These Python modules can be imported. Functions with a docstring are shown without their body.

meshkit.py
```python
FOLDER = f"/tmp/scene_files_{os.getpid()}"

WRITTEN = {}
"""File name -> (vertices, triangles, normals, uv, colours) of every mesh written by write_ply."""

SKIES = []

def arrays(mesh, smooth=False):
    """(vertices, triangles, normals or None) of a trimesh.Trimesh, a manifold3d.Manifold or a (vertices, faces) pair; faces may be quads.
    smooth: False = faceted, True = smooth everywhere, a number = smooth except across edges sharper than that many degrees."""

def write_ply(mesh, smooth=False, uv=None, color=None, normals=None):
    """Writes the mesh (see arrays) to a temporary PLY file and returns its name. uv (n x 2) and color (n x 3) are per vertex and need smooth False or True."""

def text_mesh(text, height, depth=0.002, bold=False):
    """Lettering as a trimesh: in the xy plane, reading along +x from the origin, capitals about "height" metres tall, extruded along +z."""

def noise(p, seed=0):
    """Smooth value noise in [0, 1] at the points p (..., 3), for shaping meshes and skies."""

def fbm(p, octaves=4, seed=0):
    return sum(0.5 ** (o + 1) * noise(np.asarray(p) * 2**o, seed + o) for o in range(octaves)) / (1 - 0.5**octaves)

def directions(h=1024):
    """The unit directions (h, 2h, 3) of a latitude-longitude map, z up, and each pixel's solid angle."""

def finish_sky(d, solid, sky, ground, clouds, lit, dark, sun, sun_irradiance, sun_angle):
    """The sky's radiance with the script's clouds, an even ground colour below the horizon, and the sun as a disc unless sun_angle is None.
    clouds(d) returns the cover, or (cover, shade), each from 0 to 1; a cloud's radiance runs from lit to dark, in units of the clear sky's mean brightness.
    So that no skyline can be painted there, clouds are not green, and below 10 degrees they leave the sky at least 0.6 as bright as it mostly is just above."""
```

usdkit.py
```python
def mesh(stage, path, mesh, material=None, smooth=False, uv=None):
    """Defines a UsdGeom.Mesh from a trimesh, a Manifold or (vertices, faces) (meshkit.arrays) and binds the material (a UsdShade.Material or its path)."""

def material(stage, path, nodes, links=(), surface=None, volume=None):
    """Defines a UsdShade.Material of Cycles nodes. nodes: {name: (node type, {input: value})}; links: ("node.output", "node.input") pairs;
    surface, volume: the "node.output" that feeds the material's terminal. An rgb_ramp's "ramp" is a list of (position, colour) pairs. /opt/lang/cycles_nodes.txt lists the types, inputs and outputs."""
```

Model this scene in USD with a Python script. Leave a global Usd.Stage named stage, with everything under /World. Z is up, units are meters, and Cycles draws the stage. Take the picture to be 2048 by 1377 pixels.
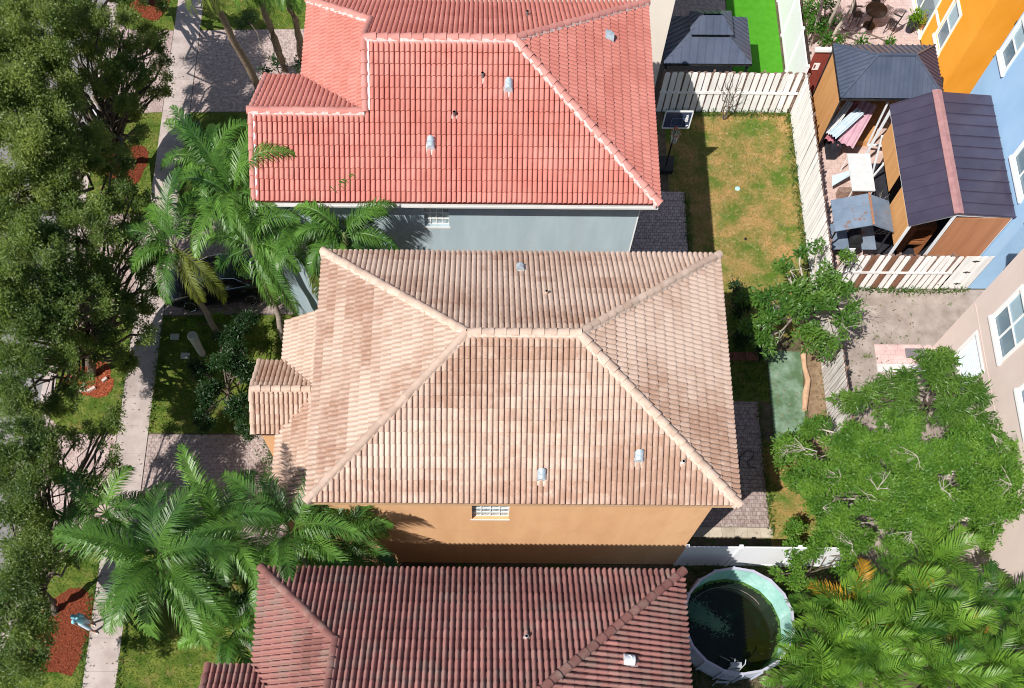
import math, numpy as np, trimesh, usdkit, meshkit
from pxr import Usd, UsdGeom, UsdLux, UsdShade, Gf, Sdf, Vt
from shapely.geometry import Polygon, Point, box as sbox

stage = Usd.Stage.CreateInMemory()
UsdGeom.SetStageUpAxis(stage, UsdGeom.Tokens.z)
UsdGeom.SetStageMetersPerUnit(stage, 1.0)
UsdGeom.Xform.Define(stage, '/World'); UsdGeom.Scope.Define(stage, '/World/Looks')
PI = math.pi

# ------------------------------------------------------------------ camera (24 mm, shifted lens)
FPX, PPX, PPY, TILT, YAW, ROLL, CH = 1365.08, 955.657, 1376.466, 0.2235773, -0.00085329, 0.00862888, 27.2314
c_, s_ = math.cos(YAW), math.sin(YAW)
R0 = np.array([c_, s_, 0.0]); FW = np.array([-s_, c_, 0.0]); ZU = np.array([0, 0, 1.0])
U0 = math.cos(TILT) * FW + math.sin(TILT) * ZU
VD = math.sin(TILT) * FW - math.cos(TILT) * ZU
CR = R0 * math.cos(ROLL) + U0 * math.sin(ROLL); CU = U0 * math.cos(ROLL) - R0 * math.sin(ROLL)
cam = UsdGeom.Camera.Define(stage, '/World/camera')
mm = Gf.Matrix4d(*[float(x) for x in (*CR, 0, *CU, 0, *(-VD), 0, 0, 0, CH, 1)])
cam.AddTransformOp().Set(mm)
cam.CreateHorizontalApertureAttr(36.0); cam.CreateVerticalApertureAttr(36.0 * 688 / 1024)
cam.CreateFocalLengthAttr(FPX / 2048 * 36.0)
cam.CreateHorizontalApertureOffsetAttr((1024 - PPX) / 2048 * 36.0)
cam.CreateVerticalApertureOffsetAttr((PPY - 688.5) / 2048 * 36.0)
cam.CreateClippingRangeAttr(Gf.Vec2f(0.5, 2000)); cam.CreateExposureAttr(0.0)

# ------------------------------------------------------------------ sky and sun
SUN_EL = math.radians(46.0); SUN_D = np.array([-0.735, -0.678]); SUN_D /= np.linalg.norm(SUN_D)
to_sun = np.array([SUN_D[0] * math.cos(SUN_EL), SUN_D[1] * math.cos(SUN_EL), math.sin(SUN_EL)])
sky_m = usdkit.material(stage, '/World/Looks/sky', {
    's': ('sky_texture', {'sky_type': 'single_scattering', 'sun_disc': False, 'sun_elevation': SUN_EL, 'sun_rotation': math.atan2(SUN_D[0], SUN_D[1])}),
    'b': ('background_shader', {'strength': 0.072})}, [('s.color', 'b.color')], surface='b.background')
dome = UsdLux.DomeLight.Define(stage, '/World/sky'); dome.CreateIntensityAttr(1.0)
UsdShade.MaterialBindingAPI.Apply(dome.GetPrim()).Bind(sky_m)
dome.GetPrim().SetCustomDataByKey('kind', 'structure')
sun = UsdLux.DistantLight.Define(stage, '/World/sun')
sun.CreateIntensityAttr(1.25); sun.CreateNormalizeAttr(True); sun.CreateAngleAttr(0.5); sun.CreateColorAttr(Gf.Vec3f(1.0, 0.965, 0.91))
zx = to_sun; xx = np.cross([0, 0, 1.0], zx); xx /= np.linalg.norm(xx); yx = np.cross(zx, xx)
sun.AddTransformOp().Set(Gf.Matrix4d(*[float(q) for q in (*xx, 0, *yx, 0, *zx, 0, 0, 0, 60, 1)]))
cam.GetExposureAttr().Set(0.38)

# ------------------------------------------------------------------ measuring: pixels of the 2048-wide photograph to points of the place
def ray(px, py):
    a0, b0 = px - PPX, py - PPY
    a = a0 * math.cos(ROLL) + b0 * math.sin(ROLL); b = -a0 * math.sin(ROLL) + b0 * math.cos(ROLL)
    return R0 * a / FPX - U0 * b / FPX + VD
def at(px, py, z=0.0):
    r = ray(px, py); k = (z - CH) / r[2]; return np.array([0, 0, CH]) + r * k
def at_x(px, py, x):
    r = ray(px, py); return np.array([0, 0, CH]) + r * (x / r[0])
def at_y(px, py, y):
    r = ray(px, py); return np.array([0, 0, CH]) + r * (y / r[1])

# ------------------------------------------------------------------ materials
MATS = {}
def lin(c):
    """an sRGB 0-255 colour as linear"""
    c = np.array(c, float) / 255
    return tuple(np.where(c < 0.04045, c / 12.92, ((c + 0.055) / 1.055) ** 2.4))
def mat(name, c1, c2=None, scale=3.0, stretch=(1, 1, 1), rough=0.75, isl=0.0, bump=0.0, bscale=40.0, spec=0.3, metal=0.0, detail=5.0, lo=0.35, hi=0.65, spots=None, spot_scale=6.0, spot_at=0.62, coat=0.0, end_shade=None, spot_w=0.08, tone=0.0):
    """a surface whose colour wanders from c1 to c2 by noise, with a tone per piece (isl), fine relief, and spots of a third colour"""
    if name in MATS: return MATS[name]
    c2 = c2 if c2 is not None else tuple(min(1, x * 1.18) for x in c1)
    N = {'g': ('geometry', {}), 'o': ('object_info', {}), 'map': ('mapping', {'scale': stretch}),
         'n': ('noise_texture', {'scale': scale, 'detail': detail, 'roughness': 0.62}),
         'r': ('rgb_ramp', {'ramp': [(lo, c1), (hi, c2)]}),
         'add': ('math', {'math_type': 'add'}), 'fr': ('math', {'math_type': 'fraction'}),
         'mr': ('map_range', {'from_min': 0.0, 'from_max': 1.0, 'to_min': 1.0 - isl, 'to_max': 1.0 + isl}),
         'h': ('hsv', {'hue': 0.5, 'saturation': 1.0}),
         'p': ('principled_bsdf', {'roughness': rough, 'specular_ior_level': spec, 'metallic': metal, 'coat_weight': coat})}
    L = [('g.position', 'map.vector'), ('map.vector', 'n.vector'), ('n.fac', 'r.fac'), ('o.random', 'add.value1'), ('g.random_per_island', 'add.value2'),
         ('add.value', 'fr.value1'), ('fr.value', 'mr.value'), ('mr.result', 'h.value'), ('h.color', 'p.base_color')]
    last = 'r.color'
    if spots is not None:
        N['sn'] = ('noise_texture', {'scale': spot_scale, 'detail': 6.0, 'roughness': 0.7})
        N['sr'] = ('map_range', {'from_min': spot_at, 'from_max': spot_at + spot_w, 'to_min': 0.0, 'to_max': 1.0, 'clamp': True})
        N['sm'] = ('mix_color', {'b': spots})
        L += [('g.position', 'sn.vector'), ('sn.fac', 'sr.value'), ('sr.result', 'sm.fac'), (last, 'sm.a')]
        last = 'sm.result'
    if tone:                  # weathering that belongs to the single tile
        N['at'] = ('attribute', {'attribute': 'tone'}); N['mf'] = ('mix_float', {'fac': tone})
        L = [q for q in L if q != ('n.fac', 'r.fac')] + [('at.fac', 'mf.b'), ('n.fac', 'mf.a'), ('mf.result', 'r.fac')]
    if end_shade is not None:      # dark painted on tile ends, standing in for shade in the gaps
        N['sx'] = ('separate_xyz', {}); N['lt'] = ('math', {'math_type': 'less_than', 'value2': 0.06}); N['em'] = ('mix_color', {'b': end_shade})
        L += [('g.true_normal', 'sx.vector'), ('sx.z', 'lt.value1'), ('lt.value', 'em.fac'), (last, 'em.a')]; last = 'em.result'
    L.append((last, 'h.color'))
    if bump:
        N['bn'] = ('noise_texture', {'scale': bscale, 'detail': 4.0})
        N['b'] = ('bump', {'strength': bump, 'distance': 0.02})
        L += [('g.position', 'bn.vector'), ('bn.fac', 'b.height'), ('b.normal', 'p.normal')]
    MATS[name] = usdkit.material(stage, '/World/Looks/' + name, N, L, surface='p.BSDF')
    return MATS[name]
def leaf_mat(name, dark, light, trans=0.35, gloss=0.35, patch=0.7, third=None, per_obj=0.0):
    """a leaf: tone per leaf and per patch of the crown, light passing through"""
    if name in MATS: return MATS[name]
    ramp = [(0.0, dark), (1.0, light)] if third is None else [(0.0, dark), (0.72, light), (1.0, third)]
    N = {'g': ('geometry', {}), 'n': ('noise_texture', {'scale': patch, 'detail': 3.0}), 'o': ('object_info', {}),
         'a': ('math', {'math_type': 'multiply', 'value2': 0.62 * (1 - .6 * per_obj)}), 'ao': ('math', {'math_type': 'multiply_add', 'value2': 0.62 * per_obj}), 'm': ('math', {'math_type': 'multiply_add', 'value2': 1.1}), 's': ('math', {'math_type': 'subtract', 'value2': 0.37 + .12 * per_obj}),
         'r': ('rgb_ramp', {'ramp': ramp}), 'p': ('principled_bsdf', {'roughness': 0.42, 'specular_ior_level': gloss}),
         't': ('translucent_bsdf', {}), 'hs': ('hsv', {'hue': 0.49, 'saturation': 1.1, 'value': 1.5}), 'x': ('mix_closure', {'fac': trans})}
    L = [('g.random_per_island', 'a.value1'), ('g.position', 'n.vector'), ('n.fac', 'm.value1'), ('o.random', 'ao.value1'), ('a.value', 'ao.value3'), ('ao.value', 'm.value3'), ('m.value', 's.value1'), ('s.value', 'r.fac'),
         ('r.color', 'p.base_color'), ('r.color', 'hs.color'), ('hs.color', 't.color'), ('p.BSDF', 'x.closure1'), ('t.BSDF', 'x.closure2')]
    MATS[name] = usdkit.material(stage, '/World/Looks/' + name, N, L, surface='x.closure')
    return MATS[name]

# ------------------------------------------------------------------ objects
COUNT, ORIGIN = {}, {}
def path_for(parent, name):
    base = (str(parent.GetPath()) if parent is not None else '/World') + '/' + name
    k = COUNT.get(base, 0); COUNT[base] = k + 1
    return base if k == 0 else f'{base}_{k:03d}'
def setd(p, label=None, cat=None, group=None, kind=None, category=None):
    cat = cat or category
    for k, v in (('label', label), ('category', cat), ('group', group), ('kind', kind)):
        if v: p.SetCustomDataByKey(k, v)
    return p
def thing(name, label, cat, loc, group=None, kind=None):
    x = UsdGeom.Xform.Define(stage, path_for(None, name)); x.AddTranslateOp().Set(Gf.Vec3d(*map(float, loc)))
    ORIGIN[str(x.GetPath())] = np.array(loc, float)
    return setd(x.GetPrim(), label, cat, group, kind)
def VF(m):
    if hasattr(m, 'done'): return m.done()
    if isinstance(m, trimesh.Trimesh): return np.array(m.vertices), np.array(m.faces)
    v, f = np.asarray(m[0], float), np.asarray(m[1], int)
    if f.shape[1] == 4: f = np.vstack([f[:, [0, 1, 2]], f[:, [0, 2, 3]]])
    return v, f
def obj(name, m, material, parent=None, smooth=False, **kw):
    """one mesh, given in place coordinates; under a thing it is stored relative to the thing's base"""
    v, f = VF(m)
    o = ORIGIN[str(parent.GetPath())] if parent is not None else np.zeros(3)
    path = path_for(parent, name)
    p = usdkit.mesh(stage, path, (v - o, f), material, smooth=smooth).GetPrim()
    if 'tone' in kw: UsdGeom.PrimvarsAPI(p).CreatePrimvar('tone', Sdf.ValueTypeNames.FloatArray, 'uniform').Set(Vt.FloatArray.FromNumpy(np.broadcast_to(np.asarray(kw.pop('tone'), np.float32), (len(f),)).copy()))
    ORIGIN[path] = o
    return setd(p, **kw)
class MB:
    """collects shapes into one mesh"""
    def __init__(s): s.v, s.f, s.n = [], [], 0
    def add(s, m):
        v, f = VF(m); s.v.append(v); s.f.append(f + s.n); s.n += len(v); return s
    def box(s, lo, hi): return s.add(bx(lo, hi))
    def bar(s, a, b, w, h=None, up=(0, 0, 1)): return s.add(bar(a, b, w, h, up))
    def tube(s, pts, r, n=6): return s.add(tube(pts, r, n))
    def done(s): return (np.vstack(s.v), np.vstack(s.f)) if s.v else (np.zeros((0, 3)), np.zeros((0, 3), int))
BOXF = np.array([[0, 2, 1], [0, 3, 2], [4, 5, 6], [4, 6, 7], [0, 1, 5], [0, 5, 4], [1, 2, 6], [1, 6, 5], [2, 3, 7], [2, 7, 6], [3, 0, 4], [3, 4, 7]])
def bx(lo, hi):
    (x0, y0, z0), (x1, y1, z1) = lo, hi
    return np.array([[x0, y0, z0], [x1, y0, z0], [x1, y1, z0], [x0, y1, z0], [x0, y0, z1], [x1, y0, z1], [x1, y1, z1], [x0, y1, z1]], float), BOXF
def bar(a, b, w, h=None, up=(0, 0, 1)):
    """a square bar from a to b"""
    a, b = np.array(a, float), np.array(b, float); h = w if h is None else h
    t = (b - a) / np.linalg.norm(b - a); up = np.array(up, float)
    if abs(t @ up) > 0.95: up = np.array([0, 1.0, 0])
    s = np.cross(t, up); s /= np.linalg.norm(s); u = np.cross(s, t)
    v = [q + i * s * w / 2 + j * u * h / 2 for q in (a, b) for i, j in ((-1, -1), (1, -1), (1, 1), (-1, 1))]
    return np.array(v), BOXF
def tube(pts, r, n=6):
    p = np.array(pts, float); r = np.broadcast_to(np.array(r, float), (len(p),))
    t = np.gradient(p, axis=0); t /= np.linalg.norm(t, axis=1, keepdims=True) + 1e-12
    a = np.cross(t, np.where(np.abs(t[:, 2:]) < 0.9, [0, 0, 1.0], [1.0, 0, 0])); a /= np.linalg.norm(a, axis=1, keepdims=True) + 1e-12
    b = np.cross(t, a); an = np.arange(n) * 2 * PI / n
    v = p[:, None] + r[:, None, None] * (np.cos(an)[None, :, None] * a[:, None] + np.sin(an)[None, :, None] * b[:, None])
    v = np.vstack([v.reshape(-1, 3), p[:1], p[-1:]]); k = len(p); f = []
    for i in range(k - 1):
        for j in range(n):
            j2 = (j + 1) % n; q = [i * n + j, i * n + j2, (i + 1) * n + j2, (i + 1) * n + j]
            f += [[q[0], q[1], q[2]], [q[0], q[2], q[3]]]
    for j in range(n):
        j2 = (j + 1) % n; f += [[k * n, j2, j], [k * n + 1, (k - 1) * n + j, (k - 1) * n + j2]]
    return v, np.array(f)
def prism(poly, z0, z1):
    """a plan outline (or shapely polygon) raised from z0 to z1"""
    g = poly if isinstance(poly, Polygon) else Polygon([tuple(q[:2]) for q in poly])
    m = trimesh.creation.extrude_polygon(g.buffer(0), z1 - z0); m.apply_translation([0, 0, z0]); return VF(m)
def slab3(poly, th):
    """a flat outline in space, given a thickness downwards"""
    p = np.array(poly, float); k = len(p); v = np.vstack([p, p - [0, 0, th]])
    f = [[0, i, i + 1] for i in range(1, k - 1)] + [[k, k + i + 1, k + i] for i in range(1, k - 1)]
    for i in range(k):
        j = (i + 1) % k; f += [[i, k + i, k + j], [i, k + j, j]]
    return v, np.array(f)
def panel(p0, p1, z0, z1, th, holes=()):
    """an upright wall from p0 to p1 (plan), th thick to its left, with openings (s0, s1, z0, z1) along it"""
    p0, p1 = np.array(p0, float)[:2], np.array(p1, float)[:2]; L = np.linalg.norm(p1 - p0); d = (p1 - p0) / L; n = np.array([-d[1], d[0]])
    g = sbox(0, z0, L, z1)
    for a, b, c, e in holes: g = g.difference(sbox(a, c, b, e))
    m = trimesh.creation.extrude_polygon(g, th); v = np.array(m.vertices)
    return np.column_stack([p0[0] + d[0] * v[:, 0] + n[0] * v[:, 2], p0[1] + d[1] * v[:, 0] + n[1] * v[:, 2], v[:, 1]]), np.array(m.faces)
def lathe(profile, c, n=24):
    """rings of (radius, z) about the upright axis at c"""
    an = np.arange(n) * 2 * PI / n
    v = np.vstack([np.column_stack([c[0] + r * np.cos(an), c[1] + r * np.sin(an), np.full(n, z)]) for r, z in profile]); f = []
    for i in range(len(profile) - 1):
        for j in range(n):
            j2 = (j + 1) % n; f += [[i * n + j, i * n + j2, (i + 1) * n + j2], [i * n + j, (i + 1) * n + j2, (i + 1) * n + j]]
    return v, np.array(f)

# ------------------------------------------------------------------ roof tiles
RIB, CRS = 0.19, 0.385
FLAT = ([0.0, 0.04, 0.15, 0.40, 0.65, 0.83, 0.89, 0.93, 1.0], [-0.004, 0.03, 0.060, 0.082, 0.084, 0.074, 0.04, -0.014, -0.014])
ROUND = ([0.0, 0.05, 0.17, 0.35, 0.53, 0.65, 0.72, 0.80, 1.0], [0.0, 0.05, 0.088, 0.102, 0.088, 0.052, 0.0, -0.012, -0.012])
def tile_template(PU, PZ):
    """one barrel tile: its curved top, and the lip face below, darkened as gap shade"""
    k = len(PU); v = []
    for vv, lift in ((-0.055, 0.042), (CRS, 0.0)):
        v += [[u * RIB, vv, z + lift] for u, z in zip(PU, PZ)]
    v += [[u * RIB, -0.055, z + 0.042] for u, z in zip(PU, PZ)]
    v += [[u * RIB, -0.04, -0.004] for u, z in zip(PU, PZ)]
    f = []
    for i in range(k - 1):
        f += [[i, i + 1, k + i + 1], [i, k + i + 1, k + i]]
        f += [[3 * k + i, 3 * k + i + 1, 2 * k + i + 1], [3 * k + i, 2 * k + i + 1, 2 * k + i]]
    return np.array(v, float), np.array(f)
TILE = tile_template(*FLAT)
def facet_frame(poly, eave):
    p = np.array(poly, float); n = np.cross(p[1] - p[0], p[2] - p[0])
    for i in range(2, len(p) - 1):
        if np.linalg.norm(n) > 1e-6: break
        n = np.cross(p[i] - p[0], p[i + 1] - p[0])
    n /= np.linalg.norm(n); n = n if n[2] > 0 else -n
    down = -ZU + n * n[2]; down /= np.linalg.norm(down)
    u = np.cross(-down, n); u /= np.linalg.norm(u)          # u, up-slope and n are right-handed
    return np.array(eave, float), u, -down, n
def tile_facet(poly, eave, rng, full, cut):
    """lays barrel tiles over a flat convex piece of roof; eave: a point on its eave line that starts the grid. Whole tiles go to full, cut ones to cut"""
    o, u, w, n = facet_frame(poly, eave); p = np.array(poly, float)
    q = np.column_stack([(p - o) @ u, (p - o) @ w]); g = Polygon(q)
    if not g.exterior.is_ccw: q = q[::-1]
    e = np.roll(q, -1, 0) - q; nn = np.column_stack([-e[:, 1], e[:, 0]]); nn /= np.linalg.norm(nn, axis=1, keepdims=True) + 1e-12
    i0, i1 = math.floor(q[:, 0].min() / RIB) - 1, math.ceil(q[:, 0].max() / RIB) + 1
    j1 = math.ceil(q[:, 1].max() / CRS) + 1
    cutv, cutf, cn = [], [], 0
    for j in range(0, j1):
        for i in range(i0, i1):
            c = np.array([[i * RIB, j * CRS], [(i + 1) * RIB, j * CRS], [(i + 1) * RIB, (j + 1) * CRS], [i * RIB, (j + 1) * CRS]])
            d = ((c[:, None, :] - q[None]) * nn[None]).sum(-1)       # distance inside each edge
            if (d.max(0) <= 0.001).any(): continue
            t, TF = TILE[0].copy(), TILE[1]; t[:, 2] += rng.normal(0, 0.0025); t[:, 0] += i * RIB + rng.normal(0, 0.0015); t[:, 1] += j * CRS + rng.normal(0, 0.004)
            if j == 0: t[:, 1] = np.maximum(t[:, 1], -0.03)
            if (d.min(0) >= -0.004).all():
                uu, vv = (i + .5) * RIB, (j + .5) * CRS
                tn = 0.5 + 1.6 * (float(meshkit.fbm(np.array([uu * .34 + o[0] + 50 * n[0], vv * .95 + 7.3 * n[1], 3.0 + o[1]]), 4)) - .48) + rng.normal(0, .05)
                full.append((o + t[:, :1] * u + t[:, 1:2] * w + t[:, 2:] * n, TF, tn))
            else:
                cutv.append(t); cutf.append(TF + cn); cn += len(t)
    if cutv:
        m = trimesh.Trimesh(np.vstack(cutv), np.vstack(cutf), process=False)
        for k in range(len(q)):
            if np.linalg.norm(e[k]) < 1e-6 or abs(e[k][1]) < 1e-4 and q[k][1] < 0.01: continue
            m = m.slice_plane([q[k][0], q[k][1], 0], [nn[k][0], nn[k][1], 0])
            if len(m.faces) == 0: break
        if len(m.faces):
            t = np.array(m.vertices); cut.append((o + t[:, :1] * u + t[:, 1:2] * w + t[:, 2:] * n, np.array(m.faces)))
def caps(parent, a, b, material, rng, r=0.135, L=0.41, name='ridge_tile'):
    """half-round ridge tiles laid one over the next from a (low end) to b"""
    a, b = np.array(a, float), np.array(b, float); D = np.linalg.norm(b - a); k = max(1, round(D / L)); t = (b - a) / D
    s = np.cross(t, ZU); s /= np.linalg.norm(s); u = np.cross(s, t); an = np.linspace(-0.15, PI + 0.15, 8)
    for i in range(k):
        c0, c1 = a + t * (i * D / k - 0.05), a + t * ((i + 1) * D / k); v = []
        j = rng.normal(0, 0.006); hh = 0.05 + rng.normal(0, 0.004)
        for c, rr, up in ((c0, r + 0.022, hh + 0.012), (c1, r - 0.008, hh), (c0, r - 0.006, hh + 0.012)):
            v.append(c + (rr * np.cos(an))[:, None] * s + (rr * 0.8 * np.sin(an) + up)[:, None] * u + s * j)
        v = np.vstack(v); f = []
        for q in range(7):
            f += [[q, q + 1, 9 + q], [q, 9 + q, 8 + q], [16 + q, 17 + q, q + 1], [16 + q, q + 1, q]]
        obj(name, (v, np.array(f)), material, parent, smooth=40)
def mortar(parent, a, b, side, material, rng, w=0.06, off=0.115, lift=0.055):
    """the ragged bed of mortar along one side of a ridge"""
    a, b = np.array(a, float), np.array(b, float); D = np.linalg.norm(b - a); k = max(4, int(D / 0.1)); side = np.array(side, float)
    base = a + np.linspace(0, 1, k)[:, None] * (b - a); ww = w * (0.7 + 0.3 * np.abs(np.sin(np.linspace(0, D * PI / RIB, k))) + rng.normal(0, 0.08, k))
    v = np.vstack([base + side * off + ZU * (lift + 0.06), base + side * (off + ww[:, None]) + ZU * lift, base + side * (off + ww[:, None]) - ZU * 0.06]); f = []
    for i in range(k - 1):
        for r in (0, 1): f += [[r * k + i, r * k + i + 1, (r + 1) * k + i + 1], [r * k + i, (r + 1) * k + i + 1, (r + 1) * k + i]]
    return obj('mortar_bed', (v, np.array(f)), material, parent)
def lay_roof(house, facets, deckm, tilem, rng, limit=300):
    """deck and tiles; the tiles nearest the viewer are single parts, the rest one part"""
    d = MB()
    for poly, eave in facets: d.add(slab3(np.array(poly) - [0, 0, 0.012], 0.10))
    roof = obj('roof', d, deckm, house)
    full, cut = [], []
    for poly, eave in facets: tile_facet(poly, eave, rng, full, cut)
    key = [-np.linalg.norm(v.mean(0) - [0, 0, CH]) - (1e3 if not in_view(v.mean(0)) else 0) for v, _, _ in full]
    order = np.argsort(key)[::-1]
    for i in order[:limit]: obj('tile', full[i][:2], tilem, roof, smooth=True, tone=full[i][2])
    rest = MB()
    tn = []
    for i in order[limit:]: rest.add(full[i][:2]); tn.append(np.full(len(full[i][1]), full[i][2]))
    for c in cut: rest.add(c); tn.append(np.full(len(c[1]), .55))
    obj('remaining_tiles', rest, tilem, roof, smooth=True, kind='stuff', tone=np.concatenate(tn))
    return roof
def in_view(p):
    r = np.array(p) - [0, 0, CH]; d = r @ VD; x, y = FPX * (r @ CR) / d + PPX, PPY - FPX * (r @ CU) / d
    return 0 < x < 2048 and 0 < y < 1377
def gooseneck(roof, p, m, white, slope=(0, 1), s=1.0):
    """a sheet-metal vent hood standing on its flashing; slope: plan direction in which the roof climbs"""
    p = np.array(p, float); w = np.array([*slope, 0.4]); w /= np.linalg.norm(w); u = np.cross(w, ZU); u /= np.linalg.norm(u); n = np.cross(u, w)
    fl = np.array([p + u * a * s + w * b * s + n * 0.085 for a, b in ((-.16, -.30), (.10, -.34), (.17, -.05), (.15, .16), (-.13, .18), (-.19, -.02))])
    v = obj('roof_vent', tube([p + ZU * 0.02, p + ZU * 0.12 * s, p + ZU * 0.24 * s], [0.11 * s, 0.11 * s, 0.10 * s], 12), m, roof, smooth=40)
    an = np.linspace(0, PI, 9); prof = [(math.cos(a) * 0.15 * s, 0.10 * s + math.sin(a) * 0.17 * s) for a in an]
    vv = np.array([p + u * x + w * y + ZU * z for y in (-0.20 * s, 0.13 * s) for x, z in prof]); f = []
    for i in range(8): f += [[i, i + 1, 10 + i], [i, 10 + i, 9 + i]]
    f += [[0, i, i + 1] for i in range(1, 8)] + [[9, 9 + i + 1, 9 + i] for i in range(1, 8)]
    obj('roof_vent_hood', (vv, np.array(f)), m, roof, smooth=40)
    obj('vent_flashing', slab3(fl, 0.03), white, roof)
def vent_pipe(roof, p, m, white, h=0.32):
    p = np.array(p, float)
    obj('vent_pipe', MB().tube([p, p + ZU * h], 0.05, 10).tube([p + ZU * (h - .02), p + ZU * h], 0.058, 10), m, roof)
    an = np.linspace(0, 2 * PI, 9)[:-1]; r = 0.11 + 0.04 * np.sin(an * 3)
    obj('vent_flashing', slab3(np.column_stack([p[0] + r * np.cos(an), p[1] - 0.06 + r * np.sin(an), np.full(8, p[2] + 0.09) + 0.4 * (r * np.sin(an) - .06)]), 0.03), white, roof)

# ================================================================== the setting
rs = np.random.default_rng
m_soil = mat('soil', (0.26, 0.21, 0.18), (0.39, 0.325, 0.29), scale=1.3, bump=0.5, bscale=30, spots=(0.10, 0.13, 0.04), spot_scale=1.1, spot_at=0.60)
m_dark_soil = mat('dark_soil', (0.07, 0.055, 0.035), (0.15, 0.11, 0.07), scale=2.2, bump=0.6, bscale=25, spots=(0.06, 0.09, 0.02), spot_scale=1.6, spot_at=0.5)
m_lawn = mat('lawn', (0.055, 0.105, 0.014), (0.17, 0.20, 0.04), scale=1.7, detail=8, bump=0.7, bscale=45, rough=0.95, spec=0.1, spots=(0.24, 0.175, 0.07), spot_scale=1.3, spot_at=0.52, spot_w=.2)
m_dry = mat('dry_lawn', (0.10, 0.155, 0.022), (0.40, 0.235, 0.095), scale=0.7, lo=0.38, hi=0.60, detail=8, bump=0.7, bscale=45, rough=0.95, spec=0.1, spots=(0.46, 0.36, 0.19), spot_scale=4, spot_at=0.54, spot_w=.2)
m_turf = mat('artificial_turf', (0.055, 0.24, 0.012), (0.07, 0.28, 0.018), scale=3, rough=0.85, spec=0.1, bump=0.3, bscale=120)
m_oldturf = mat('worn_turf', (0.085, 0.15, 0.075), (0.24, 0.33, 0.25), scale=1.4, rough=0.8, lo=0.4, hi=0.7, spots=(0.50, 0.58, 0.52), spot_scale=2.2, spot_at=0.66)
m_asph = mat('asphalt', (0.17, 0.16, 0.155), (0.24, 0.23, 0.22), scale=1.2, bump=0.3, bscale=120)
m_conc = mat('concrete', (0.36, 0.295, 0.27), (0.48, 0.405, 0.375), scale=1.1, isl=0.07, bump=0.15, bscale=90, spots=(0.28, 0.25, 0.23), spot_scale=3.0, spot_at=0.63)
m_mulch = mat('red_mulch', (0.19, 0.04, 0.018), (0.36, 0.10, 0.05), scale=14, isl=0.5, rough=0.95, spec=0.1)
m_pav = mat('pink_paver', (0.33, 0.235, 0.215), (0.50, 0.39, 0.36), scale=1.7, isl=0.20, bump=0.2, bscale=80)
m_pav2 = mat('grey_paver', (0.27, 0.205, 0.19), (0.47, 0.375, 0.345), scale=6, isl=0.33, bump=0.2, bscale=80, detail=2)
m_joint = mat('joint_sand', (0.13, 0.11, 0.10), (0.19, 0.165, 0.15), scale=6)

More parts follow.
